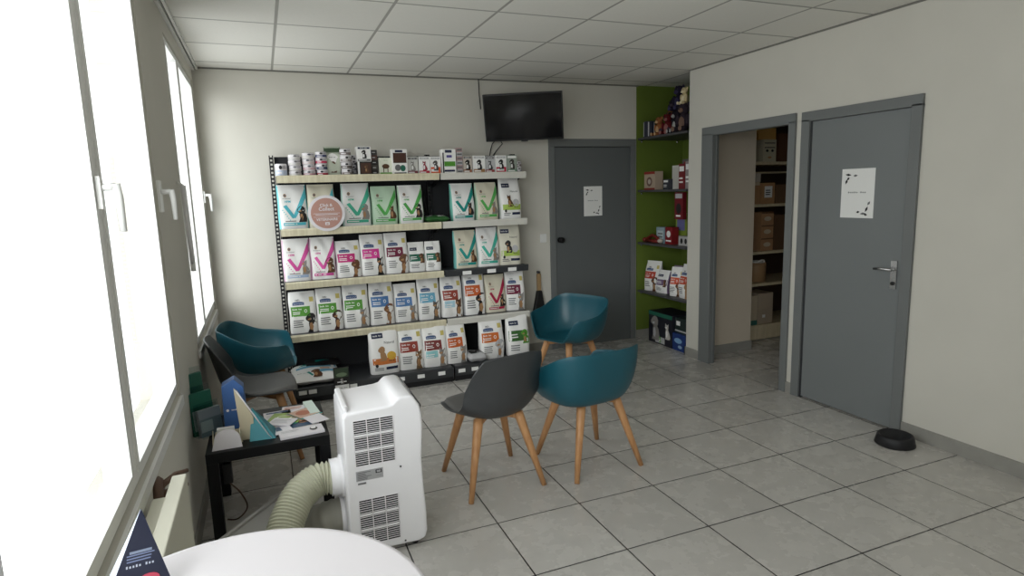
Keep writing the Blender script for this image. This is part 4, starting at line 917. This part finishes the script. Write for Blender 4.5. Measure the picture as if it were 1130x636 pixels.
# acrylic leaflet rack with green leaflets
rk = empty('leaflet_rack', (-0.315, 3.27, ZB), 0.62, 'clear acrylic rack of green and grey leaflets leaning by the window wall', 'leaflet rack')
for k, (y_, z_, g) in enumerate(((0.16, 0.0, cm(40, 96, 80)), (0.10, 0.0, cm(44, 110, 92)), (0.04, 0.0, cm(130, 140, 146)))):
    hgt_ = [0.31, 0.22, 0.14][k]
    b = MB(); b.box(-0.07, 0.06, y_-0.003, y_, 0, hgt_+0.03, ACRYL, xf=Matrix.Rotation(-0.10, 4, 'X')); b.box(-0.07, 0.06, y_-0.045, y_-0.043, 0, hgt_*0.7, ACRYL, xf=Matrix.Rotation(-0.10, 4, 'X')); b.build('tier', rk)
    b = MB(); b.box(-0.064, 0.05, y_-0.030, y_-0.006, 0.004, hgt_, g, xf=Matrix.Rotation(-0.10, 4, 'X')); b.box(-0.06, 0.0, y_-0.034, y_-0.031, 0.03, hgt_*0.6, cm(190, 196, 198), xf=Matrix.Rotation(-0.10, 4, 'X')); b.build('leaflet_bundle', rk)
# power adapter and cord under the table
b = MB(); b.box(-0.285, -0.245, 3.09, 3.13, 0.26, 0.36, BLACK); o = tag(b.build('power_adapter', bevel=0.004), 'black power adapter with a thin brown cord hanging inside the table leg', 'power adapter')
b = MB(); b.tube(bez([(-0.265, 3.11, 0.26), (-0.22, 3.14, 0.18), (-0.20, 3.18, 0.08), (-0.25, 3.22, 0.01), (-0.30, 3.24, 0.006)], 8), 0.004, cm(90, 70, 56), n=6); b.tube([(-0.265, 3.11, 0.36), (-0.27, 3.12, 0.40)], 0.004, DARK, n=6); b.build('cord', o)

# ================================================================== RADIATOR on the window wall
HT = mat('cream_heater', srgb(206, 204, 188), 0.5, 0.4)
ra = empty('panel_heater', (-0.35, 1.55, 0.1), 0, 'cream flat panel heater fixed under the window beside the round table', 'heater')
b = MB(); b.box(-0.345+0.35, -0.302+0.35, 0.95-1.55, 2.135-1.55, 0.16-0.1, 0.742-0.1, HT); b.build('front_panel', ra, bevel=0.004)
b = MB(); b.box(-0.40+0.35, -0.348+0.35, 0.97-1.55, 2.10-1.55, 0.18-0.1, 0.690-0.1, HT)
b.build('convector_body', ra, bevel=0.003)
b = MB(); b.box(-0.42+0.35, -0.40+0.35, 1.2-1.55, 1.26-1.55, 0.2, 0.5, CHAR); b.box(-0.42+0.35, -0.40+0.35, 1.85-1.55, 1.91-1.55, 0.2, 0.5, CHAR); b.build('wall_bracket', ra)
BRW = mat('brown_wood', srgb(96, 72, 58), 0.6, var=0.1)
b = MB(); b.lathe([(0.0, 0), (0.05, 0.0), (0.055, 0.010), (0.045, 0.022), (0.0, 0.025)], BRW, n=20, cap=False, xf=Matrix.Translation((-0.42, 2.27, 0.635)) @ Matrix.Rotation(math.pi/2, 4, 'Y'))
b.tube([(-0.41, 2.27, 0.65), (-0.365, 2.33, 0.665), (-0.33, 2.36, 0.66)], [0.012, 0.010, 0.007], BRW, n=10); b.tube([(-0.41, 2.26, 0.62), (-0.365, 2.31, 0.63), (-0.33, 2.33, 0.62)], [0.012, 0.010, 0.007], BRW, n=10)
tag(b.build('wooden_wall_hook'), 'brown wooden two-pronged hook on the wall just above the heater end', 'hook')

# ================================================================== ROUND TABLE (high bistro table) and tent card
rt_ = empty('round_table', (-0.102, 0.872, 0), 0, 'white round high table in the near corner by the window', 'table')
b = MB(); b.lathe([(0.0, -0.024), (0.285, -0.024), (0.297, -0.018), (0.2985, -0.006), (0.296, -0.001), (0.288, 0.0), (0, 0.0)], WHITEL, c=(0, 0, 1.0), n=96, cap=False); b.build('tabletop', rt_)
b = MB(); b.lathe([(0.09, 0.962), (0.09, 0.975), (0.028, 0.955), (0.028, 0.06)], CHROME, n=28, cap=False); b.build('pedestal', rt_)
b = MB(); b.lathe([(0.0, 0.0), (0.21, 0.0), (0.215, 0.008), (0.20, 0.016), (0.04, 0.04), (0.032, 0.08)], CHROME, n=48, cap=False); b.build('foot_plate', rt_)
b = MB(); NV = mat('navy_card', srgb(12, 20, 44), 0.3, 0.5); SV = cm(176, 190, 214, 0.3)
A, B_, C_, D_ = Vector((-0.184, 1.045, 1.0)), Vector((-0.278, 1.035, 1.0)), Vector((-0.29, 1.09, 1.0)), Vector((-0.217, 1.05, 1.140))
b.add([A, B_, D_], [(0, 1, 2)][::1], NV); b.add([B_, C_, D_], [(0, 1, 2)], SV); b.add([C_, A, D_], [(0, 1, 2)], NV); b.add([A, C_, B_], [(0, 1, 2)], NV)
nn = (A-B_).cross(D_-B_).normalized()
if nn.y > 0: nn = -nn
P_ = lambda u, v, o: B_+(A-B_)*u+(D_-(A+B_)/2)*v+nn*o*0.5
p = Printer(b, P_, 1.5)
p.rect(0.34, 0.66, 0.50, 0.53, cm(120, 130, 150), 1, 2, 1) ; p.lines(0.30, 0.70, 0.40, 0.50, 3, cm(110, 120, 150), 1); p.word(0.50, 0.36, 0.42, cm(170, 176, 190), 1)
p.ell(0.42, 0.12, 0.24, 0.07, cm(150, 40, 60), 1); p.ell(0.62, 0.17, 0.16, 0.07, cm(170, 60, 80), 1); p.quad((0.36, 0.12), (0.52, 0.14), (0.50, 0.22), (0.38, 0.24), cm(200, 180, 180), 2, 2)
tag(b.build('tent_card'), 'navy triangular card with a red picture on the white round table', 'card')

# ================================================================== PET BOWL by the door
b = MB(); prf = [(0.0, 0.0), (0.105, 0.0), (0.112, 0.006), (0.100, 0.058), (0.094, 0.064), (0.084, 0.060), (0.066, 0.024), (0.0, 0.018)]
b.lathe(prf, BLACK, n=40, cap=False)
o = tag(b.build('pet_bowl', loc=(3.50, 2.44, 0)), 'black round bowl on the floor in front of the near grey door', 'bowl')
b = MB(); p = Printer(b, lambda u, v, o_: Vector(((0.108-0.008*v+o_)*math.cos(4.1+(u-.5)*0.9), (0.108-0.008*v+o_)*math.sin(4.1+(u-.5)*0.9), 0.012+0.035*v)), 0.4); p.word(0.5, 0.5, 0.8, LG, 1); b.build('lettering', o)

# ================================================================== GREEN ALCOVE
SHB = mat('dark_grey_shelf', srgb(74, 74, 76), 0.5)
AZ = [2.125, 1.592, 1.045, 0.528]
names = ['topmost', 'second', 'third', 'lowest']
for k, z in enumerate(AZ):
    b = MB(); b.box(XR-0.002, 4.245, 4.73, YB-0.002, z-0.022, z, SHB); o = tag(b.build('alcove_shelf', bevel=0.002), '%s dark grey shelf across the green alcove' % names[k], 'shelf', 'shelves in the green alcove')
    for xx in (3.72, 4.17):
        b = MB(); b.lathe([(0.010, 0), (0.012, 0.012), (0.006, 0.02)], CHROME, n=14, xf=Matrix.Translation((xx, YB, z-0.036)) @ Matrix.Rotation(math.pi/2, 4, 'X')); b.build('shelf_pin', o)
def plush(x, y, z, s, col, c2, rz, label, sitting=True):
    m1 = mat('plush_%d' % (hash((col, s)) % 99999), srgb(*col), 0.95, 0.1, var=0.2, scale=30, bump=0.8); m2 = mat('plushb_%d' % (hash((c2, s)) % 99999), srgb(*c2), 0.95, 0.1, var=0.15, scale=30, bump=0.8)
    b = MB(); b.ellipsoid((0, 0, 0.34*s), (0.22*s, 0.2*s, 0.34*s), m1)
    b.ellipsoid((0, -0.11*s, 0.32*s), (0.14*s, 0.12*s, 0.22*s), m2)
    o = tag(b.build('plush_toy', loc=(x, y, z), rz=rz), label, 'plush toy', 'plush toys on the topmost alcove shelf')
    b = MB(); b.ellipsoid((0, -0.03*s, 0.78*s), (0.21*s, 0.19*s, 0.2*s), m1); b.ellipsoid((0, -0.2*s, 0.72*s), (0.1*s, 0.09*s, 0.08*s), m2); b.ellipsoid((0, -0.285*s, 0.745*s), (0.03*s, 0.02*s, 0.02*s), DARK)
    for sx in (-1, 1): b.ellipsoid((sx*0.08*s, -0.205*s, 0.83*s), (0.022*s, 0.015*s, 0.025*s), DARK)
    b.build('head', o)
    for sx in (-1, 1):
        b = MB(); b.ellipsoid((sx*0.19*s, 0, 0.90*s), (0.08*s, 0.04*s, 0.1*s), m1); b.build('ear', o)
        b = MB(); b.ellipsoid((sx*0.23*s, -0.08*s, 0.42*s), (0.07*s, 0.09*s, 0.19*s), m1); b.build('arm', o)
        b = MB(); b.ellipsoid((sx*0.16*s, -0.24*s, 0.09*s), (0.09*s, 0.2*s, 0.09*s), m1); b.ellipsoid((sx*0.16*s, -0.42*s, 0.10*s), (0.08*s, 0.03*s, 0.09*s), m2); b.build('foot', o)
    return o
W1 = -math.pi/2
zt = AZ[0]
b = MB(); b.lathe([(0.055, 0), (0.06, 0.01), (0.06, 0.15), (0.055, 0.16)], mat('striped_dark', srgb(40, 44, 60), 0.6), n=20)
for k in range(6): b.box(-0.005, 0.005, -0.0625, -0.059, 0.01, 0.15, LG, xf=Matrix.Rotation(k*math.pi/3+.3, 4, 'Z'))
tag(b.build('striped_tub', loc=(3.76, 5.44, zt)), 'dark striped tub at the inner end of the topmost alcove shelf', 'tub')
plush(3.77, 5.28, zt, 0.19, (150, 96, 60), (196, 160, 120), W1, 'small tan plush toy beside the striped tub')
plush(3.97, 5.34, zt, 0.28, (112, 78, 48), (140, 104, 70), W1, 'brown plush toy standing tall behind the small tan one')
plush(3.76, 5.13, zt, 0.20, (96, 30, 34), (150, 100, 96), W1+.3, 'dark red plush toy in the middle of the topmost alcove shelf')
plush(3.76, 4.98, zt, 0.22, (36, 32, 40), (160, 158, 156), W1-.2, 'black plush toy with white belly on the topmost alcove shelf')
plush(3.90, 5.16, zt, 0.38, (44, 38, 46), (70, 60, 70), W1, 'large dark plush toy reaching toward the ceiling at the back of the topmost shelf')
plush(3.75, 4.86, zt, 0.27, (52, 44, 52), (120, 96, 84), W1+.2, 'dark plush toy next to the white wall edge on the topmost shelf')
plush(3.80, 5.00, zt+0.21, 0.24, (40, 36, 52), (60, 56, 84), W1+.1, 'navy plush toy perched on the black one near the ceiling')
plush(3.76, 4.87, zt+0.25, 0.16, (206, 190, 150), (226, 214, 184), W1, 'cream plush toy perched on top of the dark ones near the ceiling')
def apack(x, y, z, w_, d_, h_, body, art, label, name='pet_supply_box', yaw=W1, cat='box', group='boxes in the green alcove'):
    return pack(x, y, z, w_, d_, h_, body, art, label, name, yaw, cat, group)
z2 = AZ[1]
apack(3.80, 5.42, z2, 0.19, 0.10, 0.185, cm(190, 170, 150), lambda p: (p.rect(0, 1, 0.86, 1, cm(150, 50, 46), 1), p.rect(0, 1, 0, 0.1, cm(150, 50, 46), 1), p.ell(0.5, 0.45, 0.26, 0.26, cm(120, 90, 80), 1), p.ell(0.5, 0.45, 0.14, 0.14, cm(200, 190, 180), 2)), 'beige box with red edges and round picture in the alcove')
apack(3.86, 5.06, z2, 0.17, 0.06, 0.23, cm(206, 204, 196), lambda p: (p.rect(0.08, 0.92, 0.1, 0.92, cm(196, 194, 186), 1),), 'plain white board box in the alcove beside bundled packs')
for k, (yy_, hh, c, lb) in enumerate(((4.93, 0.24, (120, 40, 44), 'red pack with white stripe standing right of the white board box'), (4.83, 0.26, (150, 140, 140), 'grey pack at the wall end of the second alcove shelf'), (5.18, 0.10, (60, 62, 70), 'small dark round-topped pack before the white board box'))):
    apack(3.82, yy_, z2, 0.09, 0.08, hh, cm(*c), lambda p: (p.lines(0.1, 0.8, 0.2, 0.5, 2, WH, 1), p.rect(0.1, 0.9, 0.7, 0.9, WH, 1)), lb, name='pet_supply_pack', cat='pack')
apack(3.94, 4.95, z2, 0.30, 0.05, 0.29, cm(104, 100, 96), lambda p: p.lines(0.1, 0.9, 0.7, 0.95, 2, cm(150, 50, 50), 1), 'wide grey-brown box at the back of the second alcove shelf')
z3 = AZ[2]
apack(3.84, 5.28, z3, 0.14, 0.10, 0.16, cm(150, 170, 180), lambda p: (p.rect(0.15, 0.85, 0.2, 0.8, cm(190, 204, 208), 1), p.lines(0.2, 0.8, 0.3, 0.7, 2, GREYI, 2)), 'pale blue box on the third alcove shelf')
apack(3.93, 5.06, z3, 0.17, 0.10, 0.30, cm(130, 150, 60), lambda p: (p.rect(0.15, 0.85, 0.45, 0.9, cm(110, 110, 160), 1), p.lines(0.2, 0.8, 0.1, 0.3, 2, WH, 1)), 'lime box with a lilac window on the third alcove shelf')
apack(3.80, 5.10, z3, 0.11, 0.08, 0.17, cm(130, 30, 36), lambda p: (p.ell(0.5, 0.6, 0.3, 0.2, WH, 1), p.lines(0.1, 0.9, 0.1, 0.3, 1, WH, 1)), 'red pack with a white oval before the lime box')
apack(3.80, 4.86, z3, 0.16, 0.08, 0.09, cm(180, 178, 176), lambda p: (p.ell(0.3, 0.5, 0.12, 0.3, BLKP, 1), p.ell(0.7, 0.5, 0.12, 0.3, BLKP, 1)), 'low white pack with dark dots at the alcove edge')
b = MB(); RD = cm(120, 40, 34)
b.tube(bez([(0, 0.14, 0.02), (0.01, 0.08, 0.05), (0, 0.0, 0.075), (0.0, -0.08, 0.05), (0, -0.13, 0.02)], 8), 0.016, RD, n=10); b.ellipsoid((0, 0.14, 0.024), (0.03, 0.03, 0.024), RD); b.ellipsoid((0, -0.13, 0.024), (0.03, 0.03, 0.024), cm(200, 190, 180)); b.tube([(0, 0.12, 0.018), (0, -0.12, 0.018)], 0.018, RD, n=10)
tag(b.build('rope_toy', loc=(3.76, 5.37, z3)), 'dark red knotted rope toy at the inner end of third alcove shelf', 'rope toy')
apack(3.77, 4.93, 1.30, 0.13, 0.04, 0.26, cm(110, 24, 34), lambda p: (p.rect(0.1, 0.9, 0.78, 0.95, LG, 1), p.ell(0.5, 0.4, 0.3, 0.2, BLKP, 1), p.lines(0.2, 0.8, 0.06, 0.2, 1, WH, 2)), 'red and black pack hanging under the second alcove shelf', name='hanging_pack', cat='pack')
o = bpy.data.objects['hanging_pack']; b = MB(); b.tube([(0, 0, 0.255), (0, 0, 0.275)], 0.003, CHROME, n=6); b.build('hook', o)
z4 = AZ[3]
GA = 'treat bags on the lowest alcove shelf'
bag(3.80, 5.41, z4, 0.19, 0.315, 0.11, 'H', cm(190, 70, 50), 'white and red bag at the inner end of the lowest alcove shelf', GA, yaw=W1+0.35, petc=BRN)
bag(3.80, 5.225, z4, 0.165, 0.235, 0.10, 'S', cm(120, 96, 130), 'white and mauve bag between the red bag and the dark purple bag', GA, yaw=W1+.2, side=cm(110, 90, 120))
bag(3.88, 5.08, z4, 0.15, 0.29, 0.09, 'S', cm(86, 66, 100), 'dark purple bag behind the pair of large white bags', GA, base=cm(130, 110, 130), yaw=W1+.3)
bag(3.80, 5.00, z4, 0.15, 0.29, 0.10, 'H', cm(214, 90, 60), 'slanted white bag beside the dark purple bag', GA, yaw=W1+.4)
bag(3.80, 4.84, z4, 0.19, 0.33, 0.11, 'H', cm(200, 80, 50), 'large white bag nearest the white wall edge on the lowest alcove shelf', GA, yaw=W1, petc=TAN)
apack(3.85, 5.16, 0, 0.40, 0.28, 0.33, cm(34, 34, 44), lambda p: (p.rect(0, 1, 0.88, 1, DGN, 1), p.pet(0.28, 0.5, 0.8, GRYP, LG, 2), p.pet(0.8, 0.5, 0.55, cm(200, 196, 190), WH, 2, 'cat'), p.rect(0.3, 0.7, 0.04, 0.24, LG, 1), p.pet(0.5, 0.16, 0.2, LEAF, WH, 3)), 'dark box printed with a grey dog and white cat on the alcove floor')
apack(3.84, 4.85, 0, 0.20, 0.26, 0.17, cm(36, 60, 120), lambda p: (p.ell(0.45, 0.6, 0.3, 0.16, cm(130, 170, 210), 1), p.ell(0.6, 0.25, 0.16, 0.1, cm(150, 180, 210), 1)), 'blue box on the alcove floor next to the white wall')
apack(3.86, 4.85, 0.172, 0.20, 0.24, 0.15, cm(40, 52, 50), lambda p: (p.rect(0.1, 0.4, 0.5, 0.8, WH, 1), p.rect(0, 1, 0.1, 0.2, LG, 1)), 'dark box with a white square resting on the blue box')

# ================================================================== STORAGE ROOM
SCR = wood_mat('cream_shelf_board', srgb(214, 200, 170), srgb(200, 186, 154), 1.5)
su = empty('storage_shelving', (4.95, 4.98, 0), 0, 'cream storage shelving stacked with cartons seen through the open doorway', 'shelving')
sz = [1.835, 1.415, 0.935, 0.605, 0.165]
DW = mat('dark_shelf_back', srgb(70, 54, 40), 0.8)
for z in sz:
    b = MB(); b.box(-0.53, 0.85, -0.18, 0.30, z-0.028, z, SCR); b.build('shelf', su)
b = MB(); b.box(-0.53, 0.85, -0.17, -0.15, 0.01, 0.137, SCR); b.build('plinth', su)
for xx in (-0.555, 0.86):
    b = MB(); b.box(xx, xx+0.022, -0.16, 0.32, 0, 2.35, DW); b.build('side_panel', su)
b = MB(); b.box(-0.53, 0.86, 0.305, 0.318, 0.14, 2.35, DW); b.build('back_board', su)
GS = 'cartons on the storage shelving'
def sbox(x0, x1, z, h_, d_, body, art, label, y=4.83, name='storage_carton'):
    return pack((x0+x1)/2, y+d_/2, z, x1-x0, d_, h_, body, art, label, name, 0, 'carton', GS)
sbox(4.46, 4.66, sz[0], 0.31, 0.25, cm(146, 104, 70), None, 'dark brown carton on the highest visible storage shelf', y=4.95)
sbox(4.69, 4.86, sz[0], 0.22, 0.22, cm(200, 194, 170), lambda p: (p.rect(0.1, 0.9, 0.62, 0.66, DKI, 1), p.ell(0.3, 0.5, 0.1, 0.06, DKI, 2), p.ell(0.7, 0.5, 0.1, 0.06, DKI, 2), p.ell(0.5, 0.2, 0.15, 0.05, CARD, 1), p.rect(0.1, 0.9, 0.82, 0.86, DKI, 1)), 'cream carton with black printed marks on the highest visible storage shelf')
sbox(4.63, 4.86, sz[0]+0.222, 0.11, 0.20, cm(214, 170, 96), None, 'bright yellow-brown carton lying on top of the printed cream one', y=4.84)
sbox(4.90, 5.10, sz[0], 0.28, 0.22, cm(90, 60, 40), None, 'brown carton partly hidden by the door frame on the highest shelf')
sbox(4.46, 4.66, sz[1], 0.22, 0.2, CARD, lambda p: p.rect(0, 1, 0.86, 1, CARDL, 1), 'brown carton under the pale lid box, second storage shelf')
sbox(4.49, 4.67, sz[1]+0.222, 0.085, 0.16, cm(200, 192, 180), None, 'small white lid box on the brown carton, second storage shelf')
sbox(4.69, 4.86, sz[1], 0.21, 0.2, CARD, lambda p: (p.rect(0.2, 0.8, 0.3, 0.85, PAPER, 1), p.lines(0.28, 0.7, 0.4, 0.7, 3, DKI, 2)), 'brown carton with a white address label on the second storage shelf')
sbox(4.88, 5.05, sz[1], 0.19, 0.2, cm(110, 84, 60), None, 'darker carton behind the door frame on the second storage shelf')
sbox(4.62, 5.2, sz[1]+0.30, 0.014, 0.24, SCR, None, 'thin loose board laid over the cartons on the second storage shelf', y=4.95, name='loose_board')
bpy.data.objects['loose_board'].location.z = sz[1]+0.31
for nm, x0, x1 in (('left', 4.47, 4.60),):
    b = MB(); b.ellipsoid((4.56, 4.95, sz[2]+0.055), (0.10, 0.10, 0.055), cm(70, 76, 90)); b.ellipsoid((4.53, 4.93, sz[2]+0.11), (0.06, 0.07, 0.045), cm(150, 150, 156)); tag(b.build('crumpled_bag'), 'crumpled dark bag with a pale top on the third storage shelf', 'bag')
for k in range(3): sbox(4.70, 4.86, sz[2]+k*0.132, 0.13, 0.2, cm(176, 136, 100), lambda p: (p.ell(0.5, 0.5, 0.3, 0.18, CARDL, 1), p.rect(0, 1, 0.9, 1, cm(110, 80, 54), 1)), ['lowest', 'middle', 'highest'][k]+' small brown carton of the stack on the third storage shelf')
sbox(4.88, 5.06, sz[2], 0.36, 0.2, cm(100, 74, 52), None, 'dark carton behind the door frame on the third storage shelf')
def tote(x0, x1, z, h_, body, label, knots):
    b = MB(); w_ = (x1-x0); cx = (x0+x1)/2
    b.lathe([(w_*0.46, 0), (w_*0.5, 0.01), (w_*0.51, h_*0.8), (w_*0.49, h_), (w_*0.44, h_), (w_*0.44, h_*0.9)], body, n=4*6)
    b.ellipsoid((0, 0, h_*0.96), (w_*0.42, w_*0.36, h_*0.16), knots); b.tube(bez([(-w_*.3, -w_*.2, h_*0.9), (-w_*.15, -w_*.4, h_*1.12), (w_*.15, -w_*.4, h_*1.12), (w_*.3, -w_*.2, h_*0.9)], 6), 0.008, knots, n=8)
    return tag(b.build('paper_sack', loc=(cx, 4.95, z)), label, 'sack', 'paper sacks on the fourth storage shelf')
tote(4.47, 4.65, sz[3], 0.19, cm(172, 150, 120), 'pale paper sack nearer the storage wall on the fourth shelf', cm(120, 100, 80))
tote(4.67, 4.86, sz[3], 0.20, cm(160, 128, 92), 'brown paper sack with white handles on the fourth storage shelf', cm(220, 218, 214))
sbox(4.46, 4.68, sz[4], 0.31, 0.26, cm(190, 176, 152), lambda p: (p.rect(0, 1, 0, 0.16, cm(60, 110, 100), 1), p.rect(0, 0.07, 0, 1, cm(60, 110, 100), 1), p.rect(0.36, 0.42, 0.5, 0.62, cm(160, 40, 50), 1)), 'pale carton with a green border on the bottom storage shelf')
sbox(4.70, 4.90, sz[4], 0.16, 0.24, cm(176, 160, 140), lambda p: p.rect(0.3, 0.5, 0.4, 0.6, PAPER, 1), 'lower plain carton beside the green-bordered one', y=4.84)
sbox(4.70, 4.90, sz[4]+0.162, 0.16, 0.24, cm(180, 164, 144), None, 'upper plain carton beside the green-bordered one', y=4.84)
